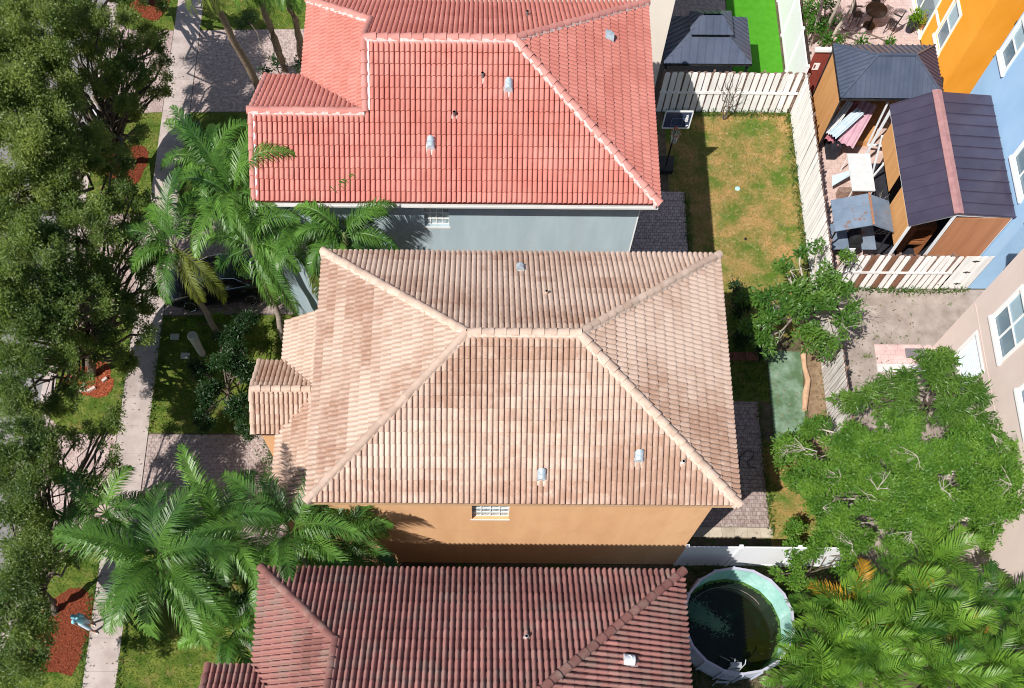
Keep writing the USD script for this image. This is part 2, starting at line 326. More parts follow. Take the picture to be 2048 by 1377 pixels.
def sheet(name, poly, z, m, kind='structure', **kw):
    return obj(name, prism(poly, z - 0.06, z), m, kind=kind, **kw)
obj('ground', (np.array([[-300, -250, -0.16], [300, -250, -0.16], [300, 350, -0.16], [-300, 350, -0.16]], float), np.array([[0, 1, 2], [0, 2, 3]])), m_soil, kind='structure')
sheet('yard_soil', [(-19.35, -30), (60, -30), (60, 80), (-19.35, 80)], -0.02, m_dark_soil)
sheet('street', [(-28, -30), (-19.95, -30), (-19.95, 80), (-28, 80)], -0.10, m_asph)
sheet('far_verge', [(-60, -30), (-28, -30), (-28, 80), (-60, 80)], -0.03, m_lawn)
kerb = thing('kerb', 'pale concrete kerb and gutter along the street under the oaks', 'kerb', (-19.6, 20, 0), kind='structure')
for k in range(18):
    y0 = -4 + 3.0 * k
    obj('kerb_stone', MB().box((-19.95, y0, -.16), (-19.52, y0 + 2.985, -.085)).box((-19.52, y0, -.16), (-19.3, y0 + 2.985, 0.015)), m_conc, kerb)
walk = thing('sidewalk', 'pale concrete sidewalk of square slabs beside the front lawns', 'sidewalk', (-15.48, 20, 0), kind='structure')
for k in range(40):
    y0 = -6 + 1.42 * k; tw = 0.004 * math.sin(k * 5.1)
    obj('slab', bx((-16.16, y0, -0.07), (-14.81, y0 + 1.408, 0.012 + tw)), m_conc, walk)

def pavers(thingprim, poly, m, rng, a=0.20, b=0.15, top=0.0, name='paver_field', cut=None, singles=0, gap=0.012, along='x'):
    """pavers laid in staggered rows within an outline"""
    g = Polygon(poly); x0, y0, x1, y1 = g.bounds; big = MB(); k = 0
    inner = g.buffer(-0.02)
    for j in range(int((y1 - y0) / b) + 1):
        off = (j % 2) * a / 2 + rng.uniform(-.01, .01)
        for i in range(-1, int((x1 - x0) / a) + 1):
            lx, ly = x0 + i * a + off, y0 + j * b
            z = top + rng.normal(0, 0.0025); q = (lx, ly, lx + a - gap, ly + b - gap)
            if not (inner.contains(Point(q[0], q[1])) and inner.contains(Point(q[2], q[3]))):
                c = inner.intersection(sbox(*q))
                if c.area < 0.002: continue
                q = c.bounds
            v, f = bx((*q[:2], top - 0.05), (*q[2:], z)); big.add((v, f[2:]))
    obj(name, big, m, thingprim, kind='stuff')
def drive(poly, label, m, seed, bed=True):
    t = thing('driveway', label, 'driveway', (*np.mean(np.array(poly), 0), 0), kind='structure')
    obj('paver_bed', prism(poly, -0.07, -0.012), m_joint, t)
    pavers(t, poly, m, rs(seed)); return t
drive([(-19.28, 35.0), (-18.6, 35.75), (-16.18, 35.95), (-16.18, 41.35), (-18.6, 41.4), (-19.28, 42.1)], 'pink paver driveway apron at the top left between kerb and sidewalk', m_pav, 1)
drive([(-14.79, 35.95), (-7.2, 36.1), (-7.2, 41.6), (-14.79, 41.4)], 'shaded paver driveway at the top left beside the two tall palm trunks', m_pav2, 2)
drive([(-19.28, 23.0), (-18.6, 23.75), (-16.18, 23.9), (-16.18, 29.6), (-18.6, 29.7), (-19.28, 30.3)], 'paver driveway apron under the oaks in the middle left', m_pav, 3)
drive([(-14.79, 23.9), (-6.3, 24.1), (-6.3, 29.7), (-14.79, 29.6)], 'paver driveway with the black car standing on it', m_pav2, 4)
drive([(-19.28, 11.3), (-18.6, 11.95), (-16.18, 12.1), (-16.18, 17.68), (-18.6, 17.75), (-19.28, 18.4)], 'pink paver driveway apron in bright sun at the lower left', m_pav, 5)
drive([(-14.79, 12.1), (-6.0, 12.2), (-6.0, 17.75), (-14.79, 17.7)], 'dappled paver driveway leading to the tan roofed house', m_pav2, 6)

LAWNS = [[(-19.28, -10), (-16.17, -10), (-16.17, 12.08), (-18.6, 11.93), (-19.28, 11.28)], [(-14.8, -10), (-6, -10), (-6, 12.08), (-14.8, 12.08)],
         [(-19.28, 18.45), (-18.6, 17.78), (-16.17, 17.7), (-16.17, 23.88), (-18.6, 23.73), (-19.28, 22.98)], [(-14.8, 17.78), (-5.5, 17.8), (-5.5, 24.05), (-14.8, 23.88)],
         [(-19.28, 30.35), (-18.6, 29.74), (-16.17, 29.64), (-16.17, 35.92), (-18.6, 35.72), (-19.28, 34.98)], [(-14.8, 29.66), (-6, 29.76), (-6, 36.05), (-14.8, 35.9)],
         [(-19.28, 42.15), (-18.6, 41.45), (-16.17, 41.4), (-16.17, 60), (-19.28, 60)], [(-14.8, 41.45), (-6, 41.65), (-6, 60), (-14.8, 60)]]
for g in LAWNS: sheet('lawn', g, 0.0, m_lawn)
sheet('lawn', [(9.98, 23.0), (15.6, 23.0), (15.6, 36.2), (9.2, 36.2), (9.2, 31.3), (9.98, 31.2)], 0.0, m_dry)
sheet('lawn', [(9.0, 19.62), (13.15, 19.62), (13.15, 23.0), (9.0, 23.0)], -0.008, m_lawn)
sheet('lawn', [(12.6, 11.7), (14.7, 11.7), (14.7, 17.6), (12.6, 17.6)], -0.004, m_dry)
sheet('artificial_turf', [(12.9, 36.5), (15.5, 36.5), (15.5, 60), (12.9, 60)], 0.0, m_turf)
obj('worn_turf_mat', prism([(13.16, 17.5), (14.55, 17.3), (14.8, 22.2), (13.2, 22.3)], -0.02, 0.012), m_oldturf, label='worn green turf sheet with pale scuffs beside the log')
setd(stage.GetPrimAtPath('/World/worn_turf_mat'), cat='turf mat')
sheet('sandy_soil', [(15.75, 8), (40, 8), (40, 25.68), (15.75, 25.68)], -0.005, m_soil)
sheet('fence_side_soil', [(14.82, 12), (15.74, 12), (15.74, 23), (14.82, 23)], 0.004, mat('brown_soil', (0.17, 0.11, 0.065), (0.30, 0.21, 0.13), scale=3, bump=.5, bscale=30, spots=(0.12, 0.13, 0.04), spot_scale=4))

def patio(label, poly, m, seed, **kw):
    t = thing('patio', label, 'patio', (*np.mean(np.array(poly), 0), 0), kind='structure')
    obj('paver_bed', prism(poly, -0.07, -0.01), m_joint, t); pavers(t, poly, m, rs(seed), **kw); return t
m_pav3 = mat('mixed_paver', (0.27, 0.19, 0.17), (0.46, 0.37, 0.34), scale=5, isl=0.36, bump=0.2, bscale=80, detail=2)
patio('shaded paver patio behind the red roofed house', [(5.9, 23.7), (9.92, 23.7), (9.96, 31.25), (5.9, 31.25)], m_pav3, 11, a=0.19, b=0.19, gap=.022)
t = patio('grey and rose paver patio behind the tan roofed house', [(8.0, 13.42), (12.58, 13.42), (12.6, 19.6), (8.0, 19.6)], m_pav3, 12, a=0.19, b=0.19, gap=.022)
for k in range(8): obj('slab', bx((8.3 + .55 * k, 12.94, -.05), (8.84 + .55 * k, 13.40, 0.003 + .004 * (k % 3))), mat('buff_slab', (0.40, 0.34, 0.26), (0.52, 0.45, 0.36), scale=2, isl=.12), t)
patio('rose paver pad with a doormat under the pink wall', [(18.2, 21.62), (20.9, 21.62), (20.9, 22.66), (18.2, 22.66)], mat('rose_paver', (0.50, 0.33, 0.31), (0.64, 0.46, 0.43), scale=2, isl=.10), 13, a=0.24, b=0.24)
obj('concrete_step', bx((18.2, 21.18, -.05), (20.2, 21.6, 0.03)), mat('pale_slab', (0.55, 0.52, 0.50), (0.66, 0.62, 0.60), scale=2), label='white concrete strip along the rose paver pad')
setd(stage.GetPrimAtPath('/World/concrete_step'), cat='step')
patio('pale pink paver floor under the metal patio roofs', [(15.85, 25.85), (22.95, 25.85), (22.95, 36.6), (15.85, 36.6)], mat('warm_paver', (0.47, 0.33, 0.28), (0.60, 0.45, 0.40), scale=2, isl=.10), 14, a=0.3, b=0.3)
patio('pink paver terrace with black garden furniture at the top right', [(16.2, 36.9), (22.85, 36.9), (22.85, 47), (16.2, 47)], mat('terrace_paver', (0.48, 0.36, 0.34), (0.60, 0.47, 0.44), scale=2, isl=.10), 15, a=0.3, b=0.2)
patio('grey paver patio north of the dark two tier gazebo', [(8.6, 41.2), (12.86, 41.2), (12.86, 47), (8.6, 47)], m_pav2, 16)
sheet('paving_under_gazebo', [(8.6, 36.5), (12.88, 36.5), (12.88, 41.18), (8.6, 41.18)], 0.0, m_joint)
for k in range(3): setd(obj('stepping_tile', bx((11.0 + .62 * k, 21.72, -.03), (11.58 + .62 * k, 22.16, 0.02)), mat('red_tile', (0.24, 0.075, 0.06), (0.32, 0.12, 0.10), scale=3, isl=.2), label=f'dark red square stepping tile, {("nearest the tan roof", "middle one of three", "farthest from the tan roof")[k]}', group='red stepping tiles behind the tan house'), cat='stepping tile')

# mulch rings, grass blades
def blob(cx, cy, rx, ry, rng, n=22):
    an = np.arange(n) * 2 * PI / n; r = 1 + 0.14 * np.sin(3 * an + rng.uniform(0, 6)) + rng.normal(0, 0.05, n)
    return [(cx + rx * q * math.cos(a), cy + ry * q * math.sin(a)) for a, q in zip(an, r)]
rg = rs(77); MUL = []
for cx, cy, rx, ry, lb in ((-17.7, 43.3, 1.25, 1.2, 'red mulch bed at the top left under an oak'), (-17.6, 32.6, 1.1, 1.35, 'red mulch bed round the oak whose trunk shadow crosses the sidewalk'),
                           (-17.75, 20.45, 1.15, 0.95, 'red mulch bed with loose pale blocks on it'), (-17.55, 8.55, 1.7, 1.75, 'large red mulch bed beside the walking person')):
    g = list(Polygon(blob(cx, cy, rx, ry, rg)).buffer(0).intersection(sbox(-19.27, 0, -16.2, 60)).exterior.coords)[:-1]; MUL.append(Polygon(g).buffer(0))
    t = thing('mulch_bed', lb, 'mulch bed', (cx, cy, 0)); obj('mulch_base', prism(g, -0.05, 0.006), m_mulch, t)
    ch = MB(); k = 0
    while k < 1500:
        x, y = cx + rg.uniform(-1.2, 1.2) * rx, cy + rg.uniform(-1.2, 1.2) * ry
        if not MUL[-1].contains(Point(x, y)): continue
        k += 1; a = rg.uniform(0, PI); l, w = rg.uniform(.03, .07), rg.uniform(.008, .02); d = np.array([math.cos(a), math.sin(a), rg.normal(0, .3)]); e = np.array([-d[1], d[0], rg.normal(0, .2)])
        c = np.array([x, y, rg.uniform(0.012, 0.03)]); ch.add((np.array([c - d * l - e * w, c + d * l - e * w, c + d * l + e * w, c - d * l + e * w]), np.array([[0, 1, 2], [0, 2, 3]])))
    obj('bark_chips', ch, m_mulch, t, kind='stuff')
def grass(polys, dens, m, seed, label, hmin=.03, hmax=.075, avoid=()):
    r = rs(seed); V = []
    for g in polys:
        P = Polygon(g).buffer(-0.02)
        for a in avoid: P = P.difference(a)
        x0, y0, x1, y1 = P.bounds; x0, x1, y0, y1 = max(x0, -26), min(x1, 30), max(y0, 4), min(y1, 46)
        n = int((x1 - x0) * (y1 - y0) * dens); q = np.column_stack([r.uniform(x0, x1, n), r.uniform(y0, y1, n)])
        import shapely; V.append(q[shapely.contains_xy(P, q[:, 0], q[:, 1])])
    q = np.vstack(V); n = len(q); a = r.uniform(0, 2 * PI, n); h = r.uniform(hmin, hmax, n); w = 0.016
    e = np.column_stack([np.cos(a), np.sin(a)]) * w; ln = r.normal(0, 0.035, (n, 2)); v = np.zeros((n, 3, 3))
    v[:, 0, :2] = q - e; v[:, 1, :2] = q + e; v[:, 2, :2] = q + ln; v[:, 2, 2] = h
    return setd(obj('grass', (v.reshape(-1, 3), np.arange(3 * n).reshape(-1, 3)), m, label=label, kind='stuff'), cat='grass')
m_blade = leaf_mat('grass_blade', (0.07, 0.145, 0.014), (0.21, 0.30, 0.04), trans=.3, patch=1.3, third=(0.34, 0.29, 0.09))
m_dryblade = leaf_mat('dry_blade', (0.09, 0.17, 0.02), (0.33, 0.24, 0.07), trans=.2, patch=0.7, third=(0.62, 0.45, 0.22))
grass(LAWNS, 330, m_blade, 5, 'short green grass of the front lawns along the sidewalk', avoid=MUL)
grass([[(9.98, 23.0), (15.6, 23.0), (15.6, 36.2), (9.2, 36.2), (9.2, 31.3), (9.98, 31.2)], [(12.6, 11.7), (14.7, 11.7), (14.7, 17.6), (12.6, 17.6)]], 420, m_dryblade, 6, 'half dry grass of the back yards along the white picket fence', hmax=.06)
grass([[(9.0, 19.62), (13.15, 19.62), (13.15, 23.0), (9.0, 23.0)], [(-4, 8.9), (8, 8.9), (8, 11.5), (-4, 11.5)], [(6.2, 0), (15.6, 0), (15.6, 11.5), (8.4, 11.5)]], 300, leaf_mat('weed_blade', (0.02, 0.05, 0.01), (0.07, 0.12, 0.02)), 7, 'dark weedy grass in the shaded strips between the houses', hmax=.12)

# ================================================================== houses
m_tan = mat('weathered_tan_tile', (0.385, 0.235, 0.168), (0.585, 0.44, 0.355), scale=2.4, stretch=(0.5, 0.5, 5.5), lo=0.36, hi=0.64, isl=0.06, tone=.5, rough=0.8, spec=0.2, detail=8, bump=0.15, bscale=60, spots=(0.62, 0.48, 0.40), spot_scale=3.2, spot_at=0.50, spot_w=.4, end_shade=(.10, .05, .035))
m_tancap = mat('pale_ridge_tile', (0.43, 0.305, 0.235), (0.55, 0.415, 0.335), scale=2.0, isl=0.10, rough=0.8, bump=0.15)
m_red = mat('salmon_tile', (0.485, 0.16, 0.125), (0.585, 0.225, 0.182), scale=0.9, isl=0.06, tone=.5, spots=(0.42, .125, .095), spot_scale=1.7, spot_at=.50, spot_w=.35, rough=0.72, spec=0.25, bump=0.12, bscale=70, end_shade=(.16, .03, .022))
m_redcap = mat('salmon_ridge_tile', (0.48, 0.19, 0.16), (0.56, 0.245, 0.21), scale=1.2, isl=0.05, rough=0.75)
m_mar = mat('maroon_tile', (0.215, 0.095, 0.082), (0.345, 0.158, 0.137), scale=1.1, isl=0.16, tone=.6, rough=0.8, spec=0.2, bump=0.2, bscale=70, spots=(0.27, 0.185, 0.155), spot_scale=1.3, spot_at=0.48, spot_w=.2, end_shade=(.03, .012, .012))
m_deck = mat('underlay', (0.06, 0.045, 0.04), (0.09, 0.07, 0.06))
m_mort = mat('pale_mortar', (0.50, 0.34, 0.31), (0.62, 0.49, 0.46), scale=9, rough=0.9)
m_tanmort = mat('tan_mortar', (0.48, 0.36, 0.28), (0.62, 0.49, 0.40), scale=6, rough=0.9)
m_marmort = mat('grey_mortar', (0.27, 0.17, 0.15), (0.42, 0.31, 0.28), scale=9, rough=0.9)
m_vent = mat('galvanised_vent', (0.42, 0.50, 0.55), (0.52, 0.60, 0.66), scale=8, rough=0.4, metal=0.3)
m_ventw = mat('white_vent', (0.62, 0.64, 0.66), (0.72, 0.74, 0.76), scale=8, rough=0.5)
m_pipe = mat('vent_pipe_metal', (0.10, 0.085, 0.08), (0.2, 0.17, 0.16), scale=9)
m_white = mat('white_paint', (0.76, 0.755, 0.74), (0.82, 0.815, 0.80), scale=2, rough=0.5)
m_frame = mat('white_frame', (0.74, 0.74, 0.72), (0.80, 0.80, 0.78), scale=2, rough=0.4)
m_bluegrey = mat('blue_grey_stucco', (0.35, 0.44, 0.485), (0.41, 0.50, 0.545), scale=1.5, stretch=(1, 1, .3), spots=(.36, .42, .44), spot_scale=1.1, spot_at=.5, spot_w=.3, rough=0.9, bump=0.25, bscale=90, spec=.15)
m_orange_st = mat('apricot_stucco', (0.66, 0.375, 0.195), (0.73, 0.435, 0.235), scale=1.5, stretch=(1, 1, .3), spots=(.60, .345, .18), spot_scale=1.2, spot_at=.52, spot_w=.3, rough=0.9, bump=0.25, bscale=90, spec=.15)
m_cream = mat('cream_stucco', (0.74, 0.66, 0.57), (0.79, 0.71, 0.62), scale=0.6, rough=0.9, bump=0.2, bscale=90, spec=.15)
m_maroonwall = mat('grey_stucco', (0.35, 0.33, 0.31), (0.40, 0.38, 0.36), scale=0.6, rough=0.9)
m_soffit = mat('soffit_board', (0.55, 0.54, 0.52), (0.6, 0.59, 0.57))
m_block = usdkit.material(stage, '/World/Looks/glass_block', {'g': ('geometry', {}), 'n': ('noise_texture', {'scale': 9.0, 'detail': 3.0}), 'r': ('rgb_ramp', {'ramp': [(0.35, (0.20, 0.25, 0.26)), (0.7, (0.46, 0.55, 0.58))]}),
    'b': ('bump', {'strength': 0.6, 'distance': 0.03}), 'p': ('principled_bsdf', {'roughness': 0.12, 'specular_ior_level': 0.8})},
    [('g.position', 'n.vector'), ('n.fac', 'r.fac'), ('r.color', 'p.base_color'), ('n.fac', 'b.height'), ('b.normal', 'p.normal')], surface='p.BSDF')
def glass_mat(name, c):
    """window glass in front of a dim room"""
    return usdkit.material(stage, '/World/Looks/' + name, {'f': ('layer_weight', {'blend': .5}), 'pw': ('math', {'math_type': 'power', 'value2': 4.0}), 'sc': ('math', {'math_type': 'multiply_add', 'value2': .7, 'value3': .05}), 't': ('transparent_bsdf', {'color': c}), 'g': ('glossy_bsdf', {'roughness': 0.02, 'color': (0.95, 0.97, 1)}), 'x': ('mix_closure', {})},
        [('f.facing', 'pw.value1'), ('pw.value', 'sc.value1'), ('sc.value', 'x.fac'), ('t.BSDF', 'x.closure1'), ('g.BSDF', 'x.closure2')], surface='x.closure')
m_glass = glass_mat('window_glass', (0.75, 0.82, 0.85))
m_room = mat('room_behind_glass', (0.22, 0.27, 0.31), (0.32, 0.38, 0.42), scale=1)
m_blind = mat('window_blind', (0.58, 0.66, 0.70), (0.66, 0.73, 0.76), scale=1)

def glass_block_window(house, x0, x1, z0, z1, y, nx=4, nz=4, depth=0.22, shelf=True):
    """a south-facing opening filled with glass blocks set back in the wall; y: wall face"""
    w = obj('window', MB().box((x0 - .05, y - .012, z0 - .07), (x1 + .05, y + depth, z0 - .002)).box((x0 - .05, y + .01, z1 + .002), (x1 + .05, y + depth, z1 + .05)).box((x0 - .05, y + .01, z0), (x0 - .002, y + depth, z1)).box((x1 + .002, y + .01, z0), (x1 + .05, y + depth, z1)), m_white, house)
    bw, bh = (x1 - x0) / nx, (z1 - z0) / nz; fr = MB()
    for i in range(nx + 1): fr.box((x0 + i * bw - .016, y + depth - .09, z0), (x0 + i * bw + .016, y + depth - .01, z1))
    for j in range(nz + 1): fr.box((x0, y + depth - .088, z0 + j * bh - .016), (x1, y + depth - .012, z0 + j * bh + .016))
    obj('window_grid', fr, m_frame, w)
    for i in range(nx):
        for j in range(nz):
            c = np.array([x0 + (i + .5) * bw, y + depth - .03, z0 + (j + .5) * bh]); m = trimesh.creation.icosphere(1); m.apply_scale([bw * .47, .045, bh * .47])
            v = np.array(m.vertices); v[:, [0, 2]] = np.sign(v[:, [0, 2]]) * np.minimum(np.abs(v[:, [0, 2]]) * 1.45, [bw * .47, bh * .47]); obj('glass_block', (v + c, np.array(m.faces)), m_block, w)
    return w

def house_body(t, x0, x1, y0, y1, ze, mw, holes_s=(), th=0.2):
    obj('wall', panel((x1, y0), (x0, y0), 0, ze, -th if False else th, [(x1 - b, x1 - a, c, d) for a, b, c, d in holes_s][0:]) if False else panel_s(x0, x1, y0, ze, th, holes_s), mw, t)
    obj('wall', bx((x1 - th, y0 + th, 0), (x1, y1 - th, ze)), mw, t)
    obj('wall', bx((x0, y1 - th, 0), (x1, y1, ze)), mw, t)
    obj('wall', bx((x0, y0 + th, 0), (x0 + th, y1 - th, ze)), mw, t)
def panel_s(x0, x1, y, ze, th, holes):
    """a south wall whose outer face is at y"""
    return panel((x0, y), (x1, y), 0, ze, th, [(a - x0, b - x0, c, d) for a, b, c, d in holes])
def eaves(t, pts, z, m, fascia_h=0.13):
    """soffit board and fascia under an eave outline (plan, ccw)"""
    obj('soffit', prism(Polygon(pts).buffer(-0.03, join_style=2), z - 0.19, z - 0.16), m_soffit, t)
    for a, b in zip(pts, pts[1:] + pts[:1]):
        d = np.array(b) - a; d = d / np.linalg.norm(d); a2, b2 = np.array(a) + d * .012, np.array(b) - d * .012
        obj('fascia', bar([*a2, z - .115], [*b2, z - .115], 0.03, fascia_h), m, t)

def dutch_house(name, label, oy, mw, tilem, capm, mortm, mor, north_gable, holes_s, seed, x_e=6.71, fasc=None, vents=()):
    """two-storey house whose hip roof stops at a small gable on the west side, with a gable wing to the west"""
    rng = rs(seed); S, N, E, W, GX, WX = 23.58 + oy, 33.62 + oy, x_e, -7.14, -4.35, -8.65; ze = 6.15
    ym = (S + N) / 2; sl = 0.404; zr = ze + sl * (ym - S); xr = E - 5.53
    t = thing(name, label, 'house', (0, ym, 0))
    house_body(t, W + .45, E - .56, S + .42, N - .42, ze - .19, mw, holes_s)
    z1 = ze + sl * (GX - W); yg = S + (z1 - ze) / sl; gn = yg + (yg - S) if north_gable is None else north_gable + oy
    sn = (z1 - ze) / (gn - yg)
    P = lambda x, y, z: (x, y, z)
    facets = [([P(WX, S, ze), P(GX, S, ze), P(GX, yg, z1), P(WX, yg, z1)], (GX, S, ze)), ([P(GX, S, ze), P(E, S, ze), P(xr, ym, zr), P(GX, ym, zr)], (GX, S, ze)),
              ([P(E, S, ze), P(E, N, ze), P(xr, ym, zr)], (E, S, ze)),
              ([P(E, N, ze), P(GX, N, ze), P(GX, ym, zr), P(xr, ym, zr)], (GX, N, ze)), ([P(GX, N, ze), P(W, N, ze), P(GX, N - (GX - W), z1)], (GX, N, ze)),
              ([P(W, N, ze), P(W, gn, ze), P(GX, yg, z1), P(GX, N - (GX - W), z1)], (W, N, ze)),
              ([P(W, gn, ze), P(WX, gn, ze), P(WX, yg, z1), P(GX, yg, z1)], (GX, gn, ze))]
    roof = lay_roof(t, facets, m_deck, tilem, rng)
    # gable wall of the main roof above the west slope, and the wing's walls
    yb = N - (GX - W)
    obj('wall', slab_x([(yg, z1 - .1), (yb, z1 - .1), (yb, ze + sl * (N - yb) - .03), (ym, zr - .03), (yg, z1 - .03)], GX + .04, 0.08), mw, t)
    obj('wall', slab_x([(S + .42, 0), (gn - .42, 0), (gn - .42, ze - .12), (yg, z1 - .12), (S + .42, ze - .12)], WX + .12, 0.2), mw, t)
    obj('wall', bx((WX + .32, S + .42, 0), (W + .45, S + .62, ze - .19)), mw, t); obj('wall', bx((WX + .32, gn - .62, 0), (W + .45, gn - .42, ze - .19)), mw, t)
    eaves(t, [(WX, S), (E, S), (E, N), (W, N), (W, gn), (WX, gn)], ze, fasc or m_soffit)
    a = (GX, ym, zr); b = (xr, ym, zr)
    caps(roof, b, a, capm, rng); caps(roof, (E, S, ze), b, capm, rng); caps(roof, (E, N, ze), b, capm, rng)
    caps(roof, (W, N, ze), (GX, yb, z1), capm, rng); caps(roof, (GX + .02, yg, z1), a, capm, rng, r=.12); caps(roof, (GX + .02, yb, ze + sl * (N - yb)), a, capm, rng, r=.12)
    caps(roof, (WX, yg, z1), (GX, yg, z1), capm, rng); caps(roof, (WX + .06, S, ze), (WX + .06, yg, z1), capm, rng, r=.1); caps(roof, (WX + .06, gn, ze), (WX + .06, yg, z1), capm, rng, r=.1)
    if mor:
        mortar(roof, (GX, ym, zr), b, (0, -1, 0), mortm, rng); mortar(roof, (WX, yg, z1), (GX, yg, z1), (0, -1, 0), mortm, rng)
        mortar(roof, (E, S, ze), b, (-.7, -.7, 0), mortm, rng, w=.09); mortar(roof, (E, N, ze), b, (.7, -.7, 0), mortm, rng, w=.07)
        mortar(roof, (W, N, ze), (GX, yb, z1), (-.7, -.7, 0), mortm, rng, w=.07)
        obj('rake_flashing', bar((GX + .17, yg, z1 + .1), (GX + .17, ym, zr + .1), .07, .03), m_ventw, roof); obj('rake_flashing', bar((WX + .2, S, ze + .1), (WX + .2, yg, z1 + .1), .06, .03), m_ventw, roof)
    z_at = lambda x, y: min(ze + sl * (y - S), ze + sl * (N - y), ze + (zr - ze) / (E - xr) * (E - x))
    return t, roof, z_at
def slab_x(yz, x, th):
    """an upright panel in the plane x, given by (y, z) corners"""
    g = Polygon(yz).buffer(0); m = trimesh.creation.extrude_polygon(g, th); v = np.array(m.vertices)
    return np.column_stack([x + v[:, 2], v[:, 0], v[:, 1]]), np.array(m.faces)[:, ::-1]
def on_roof(px, py, z_at, z=7.0):
    for _ in range(25):
        q = at(px, py, z); z += 0.7 * (z_at(q[0], q[1]) - z)
    return at(px, py, z)

# red-roofed house
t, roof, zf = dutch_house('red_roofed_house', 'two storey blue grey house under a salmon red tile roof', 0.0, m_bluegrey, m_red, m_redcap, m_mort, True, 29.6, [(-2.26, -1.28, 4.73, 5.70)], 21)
glass_block_window(t, -2.26, -1.28, 4.73, 5.70, 24.0)
obj('gutter', bar((-8.6, 23.53, 6.02), (6.7, 23.53, 6.02), .05, .06), m_soffit, t)
obj('corner_bead', bx((6.12, 23.985, 0), (6.165, 24.02, 5.9)), m_white, t)
for px, py in ((862, 293), (1017, 178)): gooseneck(roof, on_roof(px, py, zf), m_vent, m_mort)
gooseneck(roof, on_roof(1216, 80, zf), m_vent, m_mort, (-1, 0), 1.1)
for px, py in ((909, 237), (965, 160), (1054, 37)): vent_pipe(roof, on_roof(px, py, zf), m_pipe, m_mort, .24)

# maroon-roofed house
TILE = tile_template(*ROUND)
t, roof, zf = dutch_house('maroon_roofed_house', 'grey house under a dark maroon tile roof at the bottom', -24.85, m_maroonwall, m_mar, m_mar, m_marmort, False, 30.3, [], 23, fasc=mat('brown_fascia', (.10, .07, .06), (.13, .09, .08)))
gooseneck(roof, on_roof(1254, 1322, zf), m_ventw, m_marmort, (-1, 0), 1.15)
vent_pipe(roof, on_roof(1052, 1277, zf), m_ventw, m_marmort, .26)

# tan-roofed house
TILE = tile_template(*FLAT)
rng = rs(22); X0, X1, Y0, Y1, ZE = -5.82, 8.77, 11.2, 21.27, 6.15; ym, zr, ra, rb = 16.24, 8.06, -0.43, 3.24
t = thing('tan_roofed_house', 'two storey apricot house under a weathered tan tile roof in the middle', 'house', (1.5, 16.2, 0))
HS = [(-0.26, 1.09, 4.03, 5.18)]
house_body(t, X0 + .45, X1 - .5, Y0 + .47, Y1 - .45, ZE - .19, m_orange_st, HS)
c = [(X0, Y0, ZE), (X1, Y0, ZE), (X1, Y1, ZE), (X0, Y1, ZE)]; A, B = (ra, ym, zr), (rb, ym, zr)
facets = [([c[0], c[1], B, A], c[0]), ([c[1], c[2], B], c[1]), ([c[2], c[3], A, B], c[2]), ([c[3], c[0], A], c[3])]
SK = (-8.05, -5.33, 12.05, 21.1, 2.95, 0.40); zs = SK[4] + SK[5] * (SK[1] - SK[0])
facets.append(([(SK[0], SK[3], SK[4]), (SK[0], SK[2], SK[4]), (SK[1], SK[2], zs), (SK[1], SK[3], zs)], (SK[0], SK[3], SK[4])))
GW, GE, GS, GN, gy, gz0, gz1 = -9.05, -5.9, 15.8, 19.05, 17.35, 3.0, 3.62
facets += [([(GW, GS, gz0), (GE, GS, gz0), (GE, gy, gz1), (GW, gy, gz1)], (GW, GS, gz0)), ([(GE, GN, gz0), (GW, GN, gz0), (GW, gy, gz1), (GE, gy, gz1)], (GE, GN, gz0))]
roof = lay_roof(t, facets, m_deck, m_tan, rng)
for a in c: caps(roof, a, A if a[0] < 0 else B, m_tancap, rng)
caps(roof, B, A, m_tancap, rng); caps(roof, (GE, gy, gz1), (GW, gy, gz1), m_tancap, rng)
caps(roof, (GW + .06, GS, gz0), (GW + .06, gy, gz1), m_tancap, rng, r=.1); caps(roof, (GW + .06, GN, gz0), (GW + .06, gy, gz1), m_tancap, rng, r=.1)
mortar(roof, c[1], B, (-.7, -.7, 0), m_tanmort, rng, w=.09); mortar(roof, c[2], B, (.7, -.7, 0), m_tanmort, rng, w=.08); mortar(roof, c[0], A, (.7, -.7, 0), m_tanmort, rng, w=.05); mortar(roof, c[3], A, (-.7, -.7, 0), m_tanmort, rng, w=.08)
mortar(roof, A, B, (0, -1, 0), m_tanmort, rng, w=.07)
eaves(t, [(X0, Y0), (X1, Y0), (X1, Y1), (X0, Y1)], ZE, mat('tan_fascia', (.50, .31, .17), (.55, .35, .2)))
glass_block_window(t, *HS[0], 11.67, 4, 4)
obj('wall', bx((-7.7, 18.76, 0), (-7.5, 20.9, 2.85)), m_orange_st, t); obj('wall', bx((-7.7, 12.4, 0), (-7.5, 16.08, 2.8)), m_orange_st, t); obj('wall', bx((-7.5, 12.4, 0), (-5.38, 12.6, 2.8)), m_orange_st, t); obj('wall', bx((-7.5, 20.7, 0), (-5.38, 20.9, 2.85)), m_bluegrey, t)
obj('wall', slab_x([(16.1, 0), (18.75, 0), (18.75, 2.9), (17.4, 3.5), (16.1, 2.9)], -8.85, .2), m_orange_st, t)
obj('wall', bx((-8.65, 16.1, 0), (-7.7, 16.3, 2.85)), m_orange_st, t); obj('wall', bx((-8.65, 18.55, 0), (-7.7, 18.75, 2.85)), m_orange_st, t)
zt = lambda x, y: min(ZE + (zr - ZE) / (ym - Y0) * (y - Y0), ZE + (zr - ZE) / (Y1 - ym) * (Y1 - y))
gooseneck(roof, on_roof(1083, 953, zt), m_vent, m_tanmort); gooseneck(roof, on_roof(1277, 916, zt), m_vent, m_tanmort); gooseneck(roof, on_roof(1040, 542, zt), m_vent, m_ventw, (0, -1))
